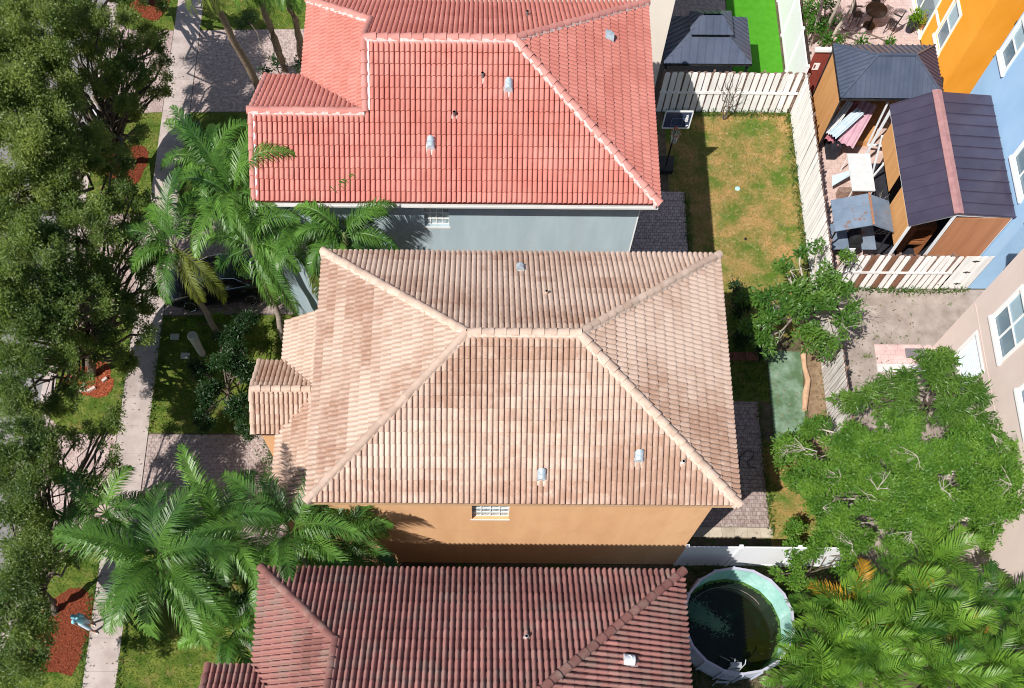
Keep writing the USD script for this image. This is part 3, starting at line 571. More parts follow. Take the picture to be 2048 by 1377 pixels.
vent_pipe(roof, on_roof(1092, 592, zt), m_tanmort, m_tanmort, .22); vent_pipe(roof, on_roof(1364, 929, zt), m_white, m_tanmort, .2)

# cream house at the top
t = thing('cream_house', 'cream rendered house wall behind the red roof at the top', 'house', (0, 41, 0))
house_body(t, -6, 8.5, 36.4, 46, 6.0, m_cream, [(-.35, .95, 4.75, 5.75)])
glass_block_window(t, -.35, .95, 4.75, 5.75, 36.4)
rf = MB(); cc = [(-6.4, 35.95, 6.15), (8.95, 35.95, 6.15), (8.95, 46.4, 6.15), (-6.4, 46.4, 6.15)]; A2, B2 = (-1, 41.2, 8.1), (3.6, 41.2, 8.1)
for g in ([cc[0], cc[1], B2, A2], [cc[1], cc[2], B2], [cc[2], cc[3], A2, B2], [cc[3], cc[0], A2]): rf.add(slab3(g, .12))
obj('roof', rf, m_tan, t)

# ================================================================== fences
m_pick = mat('weathered_white_board', (0.71, 0.69, 0.66), (0.82, 0.81, 0.79), scale=5, stretch=(1, 1, .3), isl=0.09, rough=0.8, spots=(0.42, 0.33, 0.27), spot_scale=5, spot_at=0.66)
m_grey_pick = mat('grey_weathered_board', (0.42, 0.39, 0.37), (0.66, 0.63, 0.60), scale=5, stretch=(1, 1, .3), isl=0.15, rough=0.9, spots=(0.25, 0.21, 0.19), spot_scale=6, spot_at=0.6)
m_brown_pick = mat('bare_brown_board', (0.16, 0.075, 0.045), (0.27, 0.13, 0.08), scale=6, stretch=(1, 1, .3), rough=0.9)
m_rail = mat('brown_rail', (0.18, 0.11, 0.085), (0.30, 0.20, 0.16), scale=6, rough=0.9)
m_vinyl = mat('white_vinyl', (0.78, 0.78, 0.80), (0.82, 0.82, 0.84), scale=1, rough=0.35)
def picket(x, z0, z1, w, th):
    c = w * .22
    return [(x - w / 2, z0), (x + w / 2, z0), (x + w / 2, z1 - c), (x + w / 2 - c, z1), (x - w / 2 + c, z1), (x - w / 2, z1 - c)]
def fence(name, label, p0, p1, face, h, pitch, bw, mp, rng, brown=(), back=False, rails=(.3, .95, 1.6), skip=(), rail_front=True, group=None):
    """upright boards on rails; face: plan direction of the side with the boards"""
    p0, p1, face = np.array(p0, float), np.array(p1, float), np.array([*face, 0.0]); L = np.linalg.norm(p1 - p0); d = np.array([*((p1 - p0) / L), 0])
    t = thing(name, label, 'gate' if 'gate' in name else 'fence', (*((p0 + p1) / 2), 0))
    W = lambda s, n, z: np.array([*p0, 0]) + d * s + face * n + ZU * z
    for z in rails:
        obj('rail', bar(W(0, 0, z), W(L, 0, z), .04, .085), m_rail, t)
        if rail_front and z == rails[1]: obj('rail', bar(W(0, .055, z), W(L, .055, z), .03, .10), mp, t)
    k = 0; s = pitch / 2
    while s < L:
        for n, off, on in ((.028, 0, True), (-.032, pitch / 2, back)):
            if not on or s + off > L: continue
            hh = h + rng.normal(0, .018); q = np.array(picket(0, .03, hh, bw, .02)); lean = rng.normal(0, .012); m = MB()
            c = [W(s + off + x + lean * z, n + .010, z) for x, z in q] + [W(s + off + x + lean * z, n - .010, z) for x, z in q]
            f = [[0, i, i + 1] for i in range(1, 5)] + [[6, 6 + i + 1, 6 + i] for i in range(1, 5)]
            for i in range(6): j = (i + 1) % 6; f += [[i, 6 + i, 6 + j], [i, 6 + j, j]]
            f = np.array(f)
            if np.cross(d, ZU) @ face < 0: f = f[:, ::-1]
            isb = k in brown and n > 0
            obj('picket' if n > 0 else 'back_board', (np.array(c), f), m_brown_pick if isb else (mp if n > 0 else m_rail), t, **({'label': 'bare brown board in the white fence'} if isb else {}))  # boards behind are coloured dark brown to put shade into the slots
        k += 1; s += pitch
    for s in np.arange(0.02, L, 2.4): obj('post', bar(W(s, -.08, 0), W(s, -.08, h + .03), .09), m_rail, t)
    return t
fence('picket_fence', 'white picket fence with a leaning vine at the top of the dry lawn', (8.75, 36.22), (15.55, 36.2), (0, -1), 1.83, 0.335, 0.262, m_pick, rs(31), back=True)
fence('picket_fence', 'long white board fence along the right side of the dry lawn', (15.66, 24.1), (15.62, 36.15), (-1, 0), 1.83, 0.205, 0.162, m_pick, rs(32), back=True, rail_front=False)
fence('picket_fence', 'old grey board fence in front of the sandy yard beside the log', (15.68, 17.6), (15.66, 24.05), (-1, 0), 1.75, 0.19, 0.148, m_grey_pick, rs(33), back=True, rail_front=False)
fence('picket_fence', 'white fence with brown replacement boards below the purple roof', (16.3, 25.72), (21.6, 25.72), (0, -1), 1.85, 0.295, 0.225, m_pick, rs(34), brown=(4, 7, 10), back=True)
gt = thing('fence_gate', 'solid white board gate with dark hinges against the blue wall', 'gate', (22.25, 25.72, 0))
for k in range(8): obj('plank', bx((21.68 + k * .155, 25.68, .06), (21.68 + k * .155 + .148, 25.705, 1.84 + .02 * math.sin(k * 3))), m_pick, gt)
for z in (.35, 1.0, 1.6):
    obj('rail', bx((21.66, 25.71, z - .05), (22.92, 25.75, z + .05)), m_rail, gt)
    obj('hinge', MB().box((22.1, 25.668, z - .02), (22.42, 25.679, z + .02)).box((22.2, 25.664, z - .05), (22.28, 25.679, z + .05)), mat('hinge_black', (.03, .03, .03), (.06, .05, .05)), gt)
def vinyl(label, p0, p1, face, posts):
    p0, p1 = np.array(p0, float), np.array(p1, float); d = (p1 - p0) / np.linalg.norm(p1 - p0); n = np.array(face, float)
    t = thing('vinyl_fence', label, 'fence', (*((p0 + p1) / 2), 0))
    for s in posts:
        c = p0 + d * s; obj('post', MB().box((*(c - .065), 0), (*(c + .065), 1.90)).box((*(c - .08), 1.90), (*(c + .08), 1.93)), m_vinyl, t)
    for a, b in zip(posts[:-1], posts[1:]):
        q0, q1 = p0 + d * (a + .066), p0 + d * (b - .066); k = max(2, int((b - a) / .28)); st = (q1 - q0) / k
        for i in range(k):
            c0, c1 = q0 + st * i, q0 + st * (i + .985); obj('panel_board', bar([*c0, .93], [*c1, .93], .03, 1.66), m_vinyl, t)
        for z in (.10, 1.80): obj('rail', bar([*q0, z], [*q1, z], .055, .13), m_vinyl, t)
    return t
vinyl('smooth white vinyl fence between the tan house and the round pool', (8.2, 11.63), (16.2, 11.63), (0, -1), [.15, 2.3, 4.65, 7.0])
vinyl('tall white vinyl fence beside the bright artificial turf at the top', (15.64, 36.42), (15.64, 52), (-1, 0), [.1, 2.5, 4.9, 7.3, 9.7, 12.1])

fence('side_gate', 'brown slatted side gate in the gap beside the apricot wall', (-3.95, 9.0), (-3.95, 11.5), (1, 0), 1.7, .16, .13, m_brown_pick, rs(35), rail_front=False)
# ================================================================== houses on the right
def wall_window(house, x, y0, y1, z0, z1, blind=.55, name='window', sill=True, rail=True):
    """a west-facing window: white casing standing 6 cm off the wall, sash bars, panes, a blind behind the upper part"""
    w = .11
    fr = MB().box((x - .06, y0 - w, z1 + .001), (x + .04, y1 + w, z1 + w)).box((x - .06, y0 - w, z0), (x + .04, y0 - .001, z1)).box((x - .06, y1 + .001, z0), (x + .04, y1 + w, z1)).box((x - .11, y0 - w - .05, z0 - .1), (x + .04, y1 + w + .05, z0 - .001))
    fw = obj(name, fr, m_frame, house)
    s = MB(); s.box((x + .03, y0, z0), (x + .07, y0 + .04, z1)).box((x + .03, y1 - .04, z0), (x + .07, y1, z1)).box((x + .031, y0 + .04, z0), (x + .069, y1 - .04, z0 + .04)).box((x + .031, y0 + .04, z1 - .04), (x + .069, y1 - .04, z1))
    zm = (z0 + z1) / 2
    if rail: s.box((x + .032, y0 + .04, zm - .025), (x + .068, y1 - .04, zm + .025))
    ym = (y0 + y1) / 2
    if y1 - y0 > 1.3: s.box((x + .028, ym - .04, z0 + .04), (x + .072, ym + .04, z1 - .04))
    obj('window_sash', s, m_frame, fw)
    for a, b in ([(z0 + .045, zm - .03), (zm + .03, z1 - .045)] if rail else [(z0 + .045, z1 - .045)]):
        for c, e in ([(y0 + .045, ym - .045), (ym + .045, y1 - .045)] if y1 - y0 > 1.3 else [(y0 + .045, y1 - .045)]):
            obj('pane', (np.array([[x + .05, c, a], [x + .05, e, a], [x + .05, e, b], [x + .05, c, b]]), np.array([[0, 2, 1], [0, 3, 2]])), m_glass, fw)
    obj('blind', bx((x + .075, y0 + .01, z1 - (z1 - z0) * max(blind, .5)), (x + .085, y1 - .01, z1 - .01)), m_blind, fw)
    obj('room', bx((x + .10, y0 + .005, z0 + .005), (x + .12, y1 - .005, z1 - .005)), m_room, fw)
def side_house(name, label, x0, x1, y0, y1, h, mw, wins, roofm):
    t = thing(name, label, 'house', ((x0 + x1) / 2, (y0 + y1) / 2, 0))
    m = panel((x0, y1), (x0, y0), 0, h, .2, [(y1 - b, y1 - a, c, e) for a, b, c, e in wins])
    obj('wall', m, mw, t)
    obj('wall', bx((x0 + .2, y0, 0), (x1, y0 + .2, h)), mw, t); obj('wall', bx((x0 + .2, y1 - .2, 0), (x1, y1, h)), mw, t); obj('wall', bx((x1 - .2, y0 + .2, 0), (x1, y1 - .2, h)), mw, t)
    o = .45; hd = min(x1 - x0, y1 - y0) / 2 + o; zr = h + .2 + hd * .4; c = [(x0 - o, y0 - o, h + .2), (x1 + o, y0 - o, h + .2), (x1 + o, y1 + o, h + .2), (x0 - o, y1 + o, h + .2)]
    A, B = (x0 - o + hd, y0 - o + hd, zr), (x1 + o - hd, y1 + o - hd, zr); d = MB()
    if x1 - x0 >= y1 - y0: fs = ([c[0], c[1], B, A], [c[1], c[2], B], [c[2], c[3], A, B], [c[3], c[0], A])
    else: fs = ([c[0], c[1], A], [c[1], c[2], B, A], [c[2], c[3], B], [c[3], c[0], A, B])
    for g in fs: d.add(slab3(g, .15))
    obj('roof', d, roofm, t)
    return t
m_blue = mat('sky_blue_stucco', (0.29, 0.46, 0.66), (0.335, 0.51, 0.71), scale=.6, rough=0.9, bump=.2, bscale=90, spec=.15)
m_orange = mat('bright_orange_stucco', (0.76, 0.30, 0.025), (0.82, 0.345, 0.04), scale=.6, rough=0.9, bump=.2, bscale=90, spec=.15)
m_pink = mat('pale_pink_stucco', (0.59, 0.485, 0.435), (0.64, 0.53, 0.48), scale=.6, rough=0.9, bump=.2, bscale=90, spec=.15)
BX, BN = 23.0, float(at_x(1946, 178, 23.0)[1]); ON = BN + 2.1
t = side_house('blue_house', 'sky blue rendered house behind the purple roof at the right', BX, 33, 25.74, BN, 6.0, m_blue, [(33.32, 34.4, 3.97, 5.25), (26.95, 29.1, 3.56, 4.95)], m_mar)
wall_window(t, BX, 33.32, 34.4, 3.97, 5.25, .3); wall_window(t, BX, 26.95, 29.1, 3.56, 4.95, .6)
q = at_y(2006, 540, 25.74); obj('wall_vent', bx((q[0], 25.70, q[2]), (q[0] + .75, 25.738, q[2] + .55)), mat('dark_louvre', (.03, .025, .03), (.06, .05, .05)), t)
t = side_house('orange_house', 'bright orange rendered house with white windows at the top right', 22.9, 33, ON, 52, 6.0, m_orange, [(38.85, 40.0, .95, 2.5), (41.3, 44.6, .06, 2.15)], m_tan)
wall_window(t, 22.9, 38.85, 40.0, .95, 2.5, .2); wall_window(t, 22.9, 41.3, 44.6, .06, 2.15, .15, name='sliding_door', rail=False)
obj('wall_trim', bx((22.85, 40.2, 1.2), (22.898, 41.1, 1.32)), m_frame, t)
t = side_house('pink_house', 'pale pink rendered house with white framed windows at the right edge', 20.9, 33, 9.5, 22.52, 6.0, m_pink, [(19.05, 21.05, 3.46, 4.95), (19.3, 21.1, 1.3, 2.52), (15.3, 17.25, 4.0, 5.4)], m_red)
wall_window(t, 20.9, 19.05, 21.05, 3.46, 4.95, .25); wall_window(t, 20.9, 15.3, 17.25, 4.0, 5.4, .3)
sh = MB(); 
w = obj('window', MB().box((20.85, 19.2, 2.521), (20.94, 21.2, 2.6)).box((20.85, 19.2, 1.22), (20.94, 21.2, 1.299)).box((20.85, 19.2, 1.3), (20.94, 19.299, 2.52)).box((20.85, 21.101, 1.3), (20.94, 21.2, 2.52)), m_frame, t)
for k in range(12): obj('shutter_slat', slab3([(20.93, 19.3, 1.32 + k * .1), (20.93, 21.1, 1.32 + k * .1), (20.99, 21.1, 1.41 + k * .1), (20.99, 19.3, 1.41 + k * .1)], .012), mat('shutter_grey', (.55, .62, .66), (.62, .69, .72)), w)
obj('wall_joint', bx((20.885, 14.5, 2.72), (20.899, 22.4, 2.76)), m_pink, t)
ob = thing('awning_bracket', 'small dark metal bracket on the orange wall', 'bracket', at_y(1992, 112, ON - .05)); q = at_y(1992, 112, ON)
obj('arm', MB().bar(q + [-.12, -.03, 0], q + [.25, -.03, 0], .03).bar(q + [0, -.03, 0], q + [0, -.35, -.1], .03).bar(q + [.2, -.03, -.25], q + [0, -.35, -.1], .025).bar(q + [.0, -.03, .1], q + [.0, -.03, -.3], .03), mat('dark_iron', (.03, .02, .02), (.06, .04, .04)), ob)

# ================================================================== metal patio roofs
def seams(parent, a, b, c, d, n, m, rib=.035, ribm=None, name='roof_panel'):
    """a sloping roof face (a, b along the eave; c, d along the top, may meet) made of n standing-seam panels"""
    a, b, c, d = (np.array(q, float) for q in (a, b, c, d)); u = (b - a) / np.linalg.norm(b - a); nn = np.cross(b - a, d - a); nn /= np.linalg.norm(nn)
    if nn[2] < 0: nn = -nn
    w = np.cross(nn, u); w = w if w @ (d - a) > 0 else -w
    to2 = lambda q: ((q - a) @ u, (q - a) @ w); g = Polygon([to2(q) for q in (a, b, c, d)]).buffer(0); L = np.linalg.norm(b - a)
    for i in range(n):
        s = g.intersection(sbox(L * i / n, -1, L * (i + 1) / n - .004, 99))
        if s.is_empty or s.area < .004: continue
        x, y = np.array(s.exterior.coords)[:-1].T; top = a + x[:, None] * u + y[:, None] * w
        mb = MB().add(slab3(top, .025)); s2 = g.intersection(sbox(L * i / n + .002, -1, L * i / n + .03, 99))
        if not s2.is_empty and s2.area > .001:
            x, y = np.array(s2.exterior.coords)[:-1].T; mb.add(slab3(a + x[:, None] * u + y[:, None] * w + nn * rib, rib * .9))
        obj(name, mb, m, parent)
m_purple = mat('purple_brown_metal', (0.062, 0.052, 0.085), (0.082, 0.07, 0.108), scale=1, rough=.38, metal=.25, isl=.06, spec=.5)
m_slate = mat('blue_grey_metal', (0.085, 0.105, 0.155), (0.115, 0.135, 0.19), scale=1, rough=.36, metal=.3, isl=.05, spec=.5)
m_steel = mat('rusty_blue_metal', (0.19, 0.25, 0.33), (0.27, 0.34, 0.43), scale=1.2, rough=.45, metal=.3, isl=.06, spots=(.30, .15, .08), spot_scale=1.6, spot_at=.60)
m_ridgep = mat('pink_ridge_metal', (0.33, 0.17, 0.17), (0.43, 0.23, 0.22), scale=3, rough=.5)
m_canvas = mat('brown_canvas', (0.47, 0.235, 0.085), (0.56, 0.29, 0.115), scale=1.2, rough=.9, stretch=(3, 3, .3))
m_canvas2 = mat('dark_brown_canvas', (0.36, 0.155, 0.075), (0.44, 0.20, 0.10), scale=1.0, rough=.9, stretch=(3, 3, .3))
m_alu = mat('white_aluminium', (.66, .68, .70), (.74, .76, .78), rough=.35)
m_black = mat('black_metal', (.012, .012, .014), (.03, .03, .032), rough=.5)
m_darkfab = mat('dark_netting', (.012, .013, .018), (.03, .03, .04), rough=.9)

zW, zR, zE = 2.75, 3.35, 3.2
pW0, pW1, pR0, pR1, pE0, pE1 = at(1777, 195, zW), at(1815, 435, zW), at(1870, 183, zR), at(1920, 428, zR), at(1990, 180, zE), at(2036, 425, zE)
xw, xr, xe = (pW0[0] + pW1[0]) / 2, (pR0[0] + pR1[0]) / 2, min((pE0[0] + pE1[0]) / 2, BX - .06); ys, yn = pR1[1], pR0[1]
t = thing('patio_roof', 'purple brown gabled metal patio roof with a pink ridge beside the blue house', 'patio roof', (xr, (ys + yn) / 2, 0))
seams(t, (xw, yn, zW), (xw, ys, zW), (xr, ys, zR), (xr, yn, zR), 11, m_purple); seams(t, (xe, ys, zE), (xe, yn, zE), (xr, yn, zR), (xr, ys, zR), 11, m_purple)
obj('ridge_cap', MB().add(slab3([(xr - .2, ys - .03, zR + .035), (xr, ys - .03, zR + .075), (xr, yn + .03, zR + .075), (xr - .2, yn + .03, zR + .035)], .02)).add(slab3([(xr, ys - .03, zR + .075), (xr + .2, ys - .03, zR + .055), (xr + .2, yn + .03, zR + .055), (xr, yn + .03, zR + .075)], .02)), m_ridgep, t)
for x, z in ((xw + .12, zW - .05), (xr, zR - .1), (xe - .1, zE - .06)):
    for y in (ys + .12, yn - .12): obj('post', bar((x, y, 0), (x, y, z), .10), m_alu, t)
for y in (ys + .12, yn - .12): obj('beam', MB().bar((xw + .06, y, zW - .1), (xr, y, zR - .14), .08).bar((xr, y, zR - .14), (xe - .05, y, zE - .1), .08), m_alu, t)
obj('beam', bar((xw + .12, ys + .1, zW - .12), (xw + .12, yn - .1, zW - .12), .08), m_alu, t)
for y0, y1, dz in ((ys + .15, ys + 2.2, 1.0), (ys + 2.9, yn - .9, .8)): obj('side_curtain', bx((xw + .02, y0, zW - .12 - dz), (xw + .055, y1, zW - .12)), m_canvas, t)
obj('end_curtain', bx((xr + .08, ys + .04, .1), (xe - .12, ys + .075, zE - .1)), m_canvas2, t)
sheet('patio_mat', [(xw + .3, 25.9), (22.9, 25.9), (22.9, yn), (xw + .3, yn)], .012, m_darkfab)  # dark sheet added so the space under the roof looks shaded
setd(stage.GetPrimAtPath('/World/patio_mat'), 'dark sheet added as shade on the floor under the purple roof', 'shade sheet'); stage.GetPrimAtPath('/World/patio_mat').ClearCustomDataByKey('kind')
cb = thing('bar_cabinet', 'orange brown wooden bar with a mirror panel under the purple roof', 'cabinet', (20.2, 27.0, 0)); m_wood = mat('orange_wood', (.20, .075, .03), (.32, .13, .055), scale=4, stretch=(1, 6, 6), rough=.5)
obj('frame', MB().box((19.9, 27.6, 0), (20.02, 28.2, 1.5)).box((20.75, 27.6, 0), (20.87, 28.2, 1.5)).box((20.02, 27.61, 1.36), (20.75, 28.19, 1.5)).box((20.02, 27.61, .6), (20.75, 28.19, .72)), m_wood, cb)
obj('mirror', bx((20.02, 27.9, .72), (20.75, 27.93, 1.36)), mat('mirror_panel', (.35, .42, .5), (.05, .06, .09), scale=9, rough=.15, lo=.45, hi=.55), cb)
for k in range(4): obj('shelf', bx((20.02, 27.65, .80 + k * .14), (20.75, 27.88, .82 + k * .14)), m_wood, cb)

z0, z1 = 2.65, 3.3
q = [at(1685, 200, z0), at(1888, 180, z0), at(1868, 88, z0), at(1663, 92, z0)]; x0, x1 = (q[0][0] + q[3][0]) / 2, (q[1][0] + q[2][0]) / 2; y0, y1 = (q[0][1] + q[1][1]) / 2 - .2, (q[2][1] + q[3][1]) / 2; A, B = at(1757, 112, z1), at(1832, 110, z1)
t = thing('hip_patio_roof', 'dark blue grey hipped metal patio roof beside the brown side curtain', 'patio roof', ((x0 + x1) / 2, (y0 + y1) / 2, 0)); yr = (A[1] + B[1]) / 2; A, B = (A[0], yr, z1), (B[0], yr, z1)
seams(t, (x0, y0, z0), (x1, y0, z0), B, A, 22, m_slate, .018); seams(t, (x1, y1, z0), (x0, y1, z0), A, B, 18, m_slate); seams(t, (x0, y1, z0), (x0, y0, z0), A, A, 14, m_slate, .05); seams(t, (x1, y0, z0), (x1, y1, z0), B, B, 14, m_purple, .03)
obj('ridge_cap', MB().bar(np.add(A, [0, 0, .03]), np.add(B, [0, 0, .03]), .12, .05), m_slate, t)
for a, b in (((x0, y0, z0), A), ((x0, y1, z0), A), ((x1, y0, z0), B), ((x1, y1, z0), B)): obj('hip_cap', bar(np.add(a, [0, 0, .03]), np.add(b, [0, 0, .03]), .08, .04), m_slate, t)
for x in (x0 + .1, x1 - .1):
    for y in (y0 + .1, y1 - .1): obj('post', bar((x, y, 0), (x, y, z0 - .04), .09), m_black, t)
obj('fascia', MB().bar((x0, y0 + .02, z0 - .06), (x1, y0 + .02, z0 - .06), .04, .12).bar((x0 + .02, y0, z0 - .06), (x0 + .02, y1, z0 - .06), .04, .12), m_black, t)
obj('side_curtain', bx((x0 + .03, y0 + .05, .12), (x0 + .06, y1 - .3, z0 - .12)), m_canvas, t)
obj('end_curtain', bx((x0 + .5, y1 - .2, .12), (x1 - .3, y1 - .17, z0 - .12)), m_canvas, t)
rp = thing('privacy_panel', 'dark red panel with a white cap and a small paper notice', 'panel', (16.05, y1 + .1, 0)); m_dred = mat('dark_red_board', (.19, .035, .025), (.25, .055, .04), rough=.7)
obj('board', bx((15.82, y1 + .02, .0), (x0 + .12, y1 + .06, 2.35)), m_dred, rp); obj('cap', bx((15.78, y1 - .05, 2.352), (x0 + .14, y1 + .13, 2.45)), m_frame, rp)
obj('notice', bx((16.0, y1 + .012, 1.55), (16.3, y1 + .018, 1.85)), m_frame, rp); obj('notice_print', bx((16.04, y1 + .006, 1.62), (16.12, y1 + .011, 1.78)), m_dred, rp)
gr = thing('grill_cart', 'dark red and black grill cart against the orange wall', 'grill', (22.0, y1 - .2, 0))
obj('body', bx((21.5, y1 - .45, .1), (22.5, y1 + .15, .9)), m_dred, gr); obj('lid', MB().add(tube([(21.45, y1 - .15, 1.05), (22.55, y1 - .15, 1.05)], .3, 12)), m_black, gr); obj('side_shelf', bx((21.1, y1 - .4, .88), (21.46, y1 + .1, .92)), m_alu, gr)

# two tier gazebo over the turf
z0, z1, z2, z3 = 2.05, 2.62, 2.78, 3.1
q = [at(1328, 126, z0), at(1505, 131, z0), at(1494, 35, z0)]; x0, x1, y0, y1 = q[0][0], (q[1][0] + q[2][0]) / 2, max(36.42, (q[0][1] + q[1][1]) / 2), q[2][1]
cx, cy = (x0 + x1) / 2, (y0 + y1) / 2; f = .42; lx0, lx1, ly0, ly1 = cx - (cx - x0) * f, cx + (x1 - cx) * f, cy - (cy - y0) * f, cy + (y1 - cy) * f
t = thing('gazebo', 'dark two tier metal gazebo standing by the bright artificial turf', 'gazebo', (cx, cy, 0))
def tier(x0, x1, y0, y1, z0, a0, a1, b0, b1, z1, n):
    seams(t, (x0, y0, z0), (x1, y0, z0), (a1, b0, z1), (a0, b0, z1), n, m_slate, .02); seams(t, (x1, y1, z0), (x0, y1, z0), (a0, b1, z1), (a1, b1, z1), n, m_slate, .02)
    seams(t, (x0, y1, z0), (x0, y0, z0), (a0, b0, z1), (a0, b1, z1), n, m_slate, .02); seams(t, (x1, y0, z0), (x1, y1, z0), (a1, b1, z1), (a1, b0, z1), n, m_slate, .02)
tier(x0, x1, y0, y1, z0, lx0, lx1, ly0, ly1, z1, 11)
tier(lx0 - .12, lx1 + .12, ly0 - .12, ly1 + .12, z2, cx - .45, cx + .45, cy - .05, cy + .05, z3, 6)
obj('fascia', MB().bar((x0, y0 + .02, z0 - .05), (x1, y0 + .02, z0 - .05), .04, .1).bar((x1 - .02, y0, z0 - .05), (x1 - .02, y1, z0 - .05), .04, .1).bar((x0 + .02, y0, z0 - .05), (x0 + .02, y1, z0 - .05), .04, .1).bar((x0, y1 - .02, z0 - .05), (x1, y1 - .02, z0 - .05), .04, .1), m_black, t)
obj('tier_wall', MB().box((lx0, ly0, z1 - .02), (lx1, ly1, z2 - .01)), m_black, t)
for x in (x0 + .15, x1 - .15):
    for y in (y0 + .15, y1 - .15): obj('post', bar((x, y, 0), (x, y, z0 - .03), .10), m_black, t)

# small rusted shelter
z0, z1 = 1.95, 2.3
rA, rB = at(1735, 384, z1), at(1748, 446, z1); w0, w1 = at(1660, 405, z0), at(1672, 462, z0); e0, e1 = at(1776, 402, z0), at(1790, 470, z0)
t = thing('grill_shelter', 'small rust stained blue metal shelter with a gabled roof', 'shelter', ((rA + rB) / 2) * [1, 1, 0])
ysn, ynn = (rB[1] + w1[1] + e1[1]) / 3, (rA[1] + w0[1] + e0[1]) / 3; xa, xb, xc = (w0[0] + w1[0]) / 2, (rA[0] + rB[0]) / 2, (e0[0] + e1[0]) / 2
seams(t, (xa, ynn, z0), (xa, ysn, z0), (xb, ysn, z1), (xb, ynn, z1), 3, m_steel, .02); seams(t, (xc, ysn, z0), (xc, ynn, z0), (xb, ynn, z1), (xb, ysn, z1), 6, m_steel, .02)
obj('ridge_cap', bar((xb, ysn - .02, z1 + .04), (xb, ynn + .02, z1 + .04), .09, .03), mat('rust', (.30, .13, .07), (.40, .2, .12), scale=6), t)
for x in (xa + .1, xc - .1):
    for y in (ysn + .1, ynn - .1): obj('post', bar((x, y, 0), (x, y, z0), .06), m_black, t)
obj('side_shelf', bx((xa + .15, ysn + .15, .85), (xb - .3, ynn - .15, .89)), m_steel, t); obj('side_shelf', bx((xb + .3, ysn + .15, .85), (xc - .15, ynn - .15, .89)), m_steel, t)
g2 = thing('grill', 'black barbecue grill under the rusted shelter', 'grill', (xb, (ysn + ynn) / 2, 0)); cyy = (ysn + ynn) / 2
obj('cart', bx((xb - .28, cyy - .5, .1), (xb + .28, cyy + .3, .85)), m_black, g2); obj('lid', tube([(xb, cyy - .45, .98), (xb, cyy + .25, .98)], .27, 12), m_black, g2); obj('front_panel', bx((xb - .26, cyy - .53, .2), (xb + .1, cyy - .505, .75)), m_alu, g2)

# loose roofing sheets, white sheets and frames between the roofs
m_redsh = mat('dusky_red_sheet', (.33, .10, .13), (.45, .17, .20), scale=1.5, rough=.5); m_pksh = mat('pale_pink_sheet', (.48, .27, .33), (.58, .38, .43), scale=1.5, rough=.5); m_wsh = mat('pale_plastic_sheet', (.42, .52, .58), (.54, .63, .68), scale=1.5, rough=.4); m_wwsh = mat('white_sheet', (.56, .57, .57), (.66, .66, .66), rough=.6)
def corr(p0, p1, w, z0, z1, k=3):
    """a ribbed sheet lying from p0 to p1 (plan)"""
    p0, p1 = np.array(p0), np.array(p1); d = p1 - p0; e = np.array([d[1], -d[0]]) / np.linalg.norm(d); s = np.linspace(-w / 2, w / 2, k * 4 + 1); zz = np.tile([0, .05, .05, 0], k + 1)[:k * 4 + 1]
    v = np.array([[*(p + e * q), z + h] for p, z in ((p0, z0), (p1, z1)) for q, h in zip(s, zz)]); n = len(s); f = []
    for i in range(n - 1): f += [[i, i + 1, n + i + 1], [i, n + i + 1, n + i]]
    f = np.array(f); return np.vstack([v, v - [0, 0, .012]]), np.vstack([f, f[:, ::-1] + 2 * n])
gp = 'loose roofing sheets between the patio roofs'
for lb, a, b, w, zz0, zz1, m in (('dusky red ribbed roofing sheet under the white ones', (1663, 285), (1712, 205), .75, .75, 1.25, m_redsh), ('pale pink ribbed roofing sheet, widest of the pile', (1690, 290), (1738, 206), .85, .95, 1.4, m_pksh),
                                 ('white narrow roofing sheet at the left of the pile', (1655, 268), (1700, 204), .35, 1.0, 1.5, m_wwsh), ('pale blue plastic sheet lying across the red roofing sheets', (1664, 272), (1720, 222), .5, 1.25, 1.5, m_wsh)):
    setd(obj('roofing_sheet', corr(at(*a, zz0)[:2], at(*b, zz1)[:2], w, zz0, zz1), m, label=lb), cat='roofing sheet')
fl = at(1790, 250, 0)
setd(obj('wooden_deck', prism([at(1706, 293)[:2], at(1738, 293)[:2], at(1770, 205)[:2], at(1740, 205)[:2]], -.01, .25), m_canvas, label='brown deck boards behind the ribbed roofing sheets'), cat='deck')
ws = thing('white_table', 'white folding table standing on the pink paver floor', 'table', at(1725, 350)); c = at(1722, 345, .75); 
obj('tabletop', bx(c - [.55, 1.1, .02], c + [.55, 1.1, .02]), m_wwsh, ws)
for i in (-1, 1):
    for j in (-1, 1): obj('leg', bar(c + [i * .48, j * 1.0, -.02], [c[0] + i * .48, c[1] + j * 1.0, 0], .04), m_alu, ws)
setd(obj('plastic_sheet', slab3([at(1664, 373, .35), at(1700, 352, .45), at(1722, 333, .6), at(1664, 352, .45)], .02), m_wsh, label='pale blue plastic sheet beside the white folding table'), cat='plastic sheet')
setd(obj('storage_chest', MB().add(bx(at(1672, 398) + [0, 0, 0], at(1672, 398) + [1.25, .3, .35])), m_rail, label='low dark brown chest behind the rusted shelter'), cat='chest')
sf = thing('canopy_frame', 'bare white metal canopy frame leaning beside the purple roof', 'frame', at(1745, 320))
for a, za, b, zb in (((1735, 290), .4, (1776, 205), 2.3), ((1742, 358), .2, (1764, 272), 2.2), ((1735, 290), .4, (1764, 292), .45), ((1742, 358), .2, (1776, 318), 1.2)): obj('bar', bar(at(*a, za), at(*b, zb), .07), m_alu, sf)
setd(obj('dark_bin', MB().box(at(1652, 320) + [0, 0, 0], at(1652, 320) + [.45, 1.2, .9]), m_darkfab, label='dark storage bin against the inside of the board fence'), cat='bin')

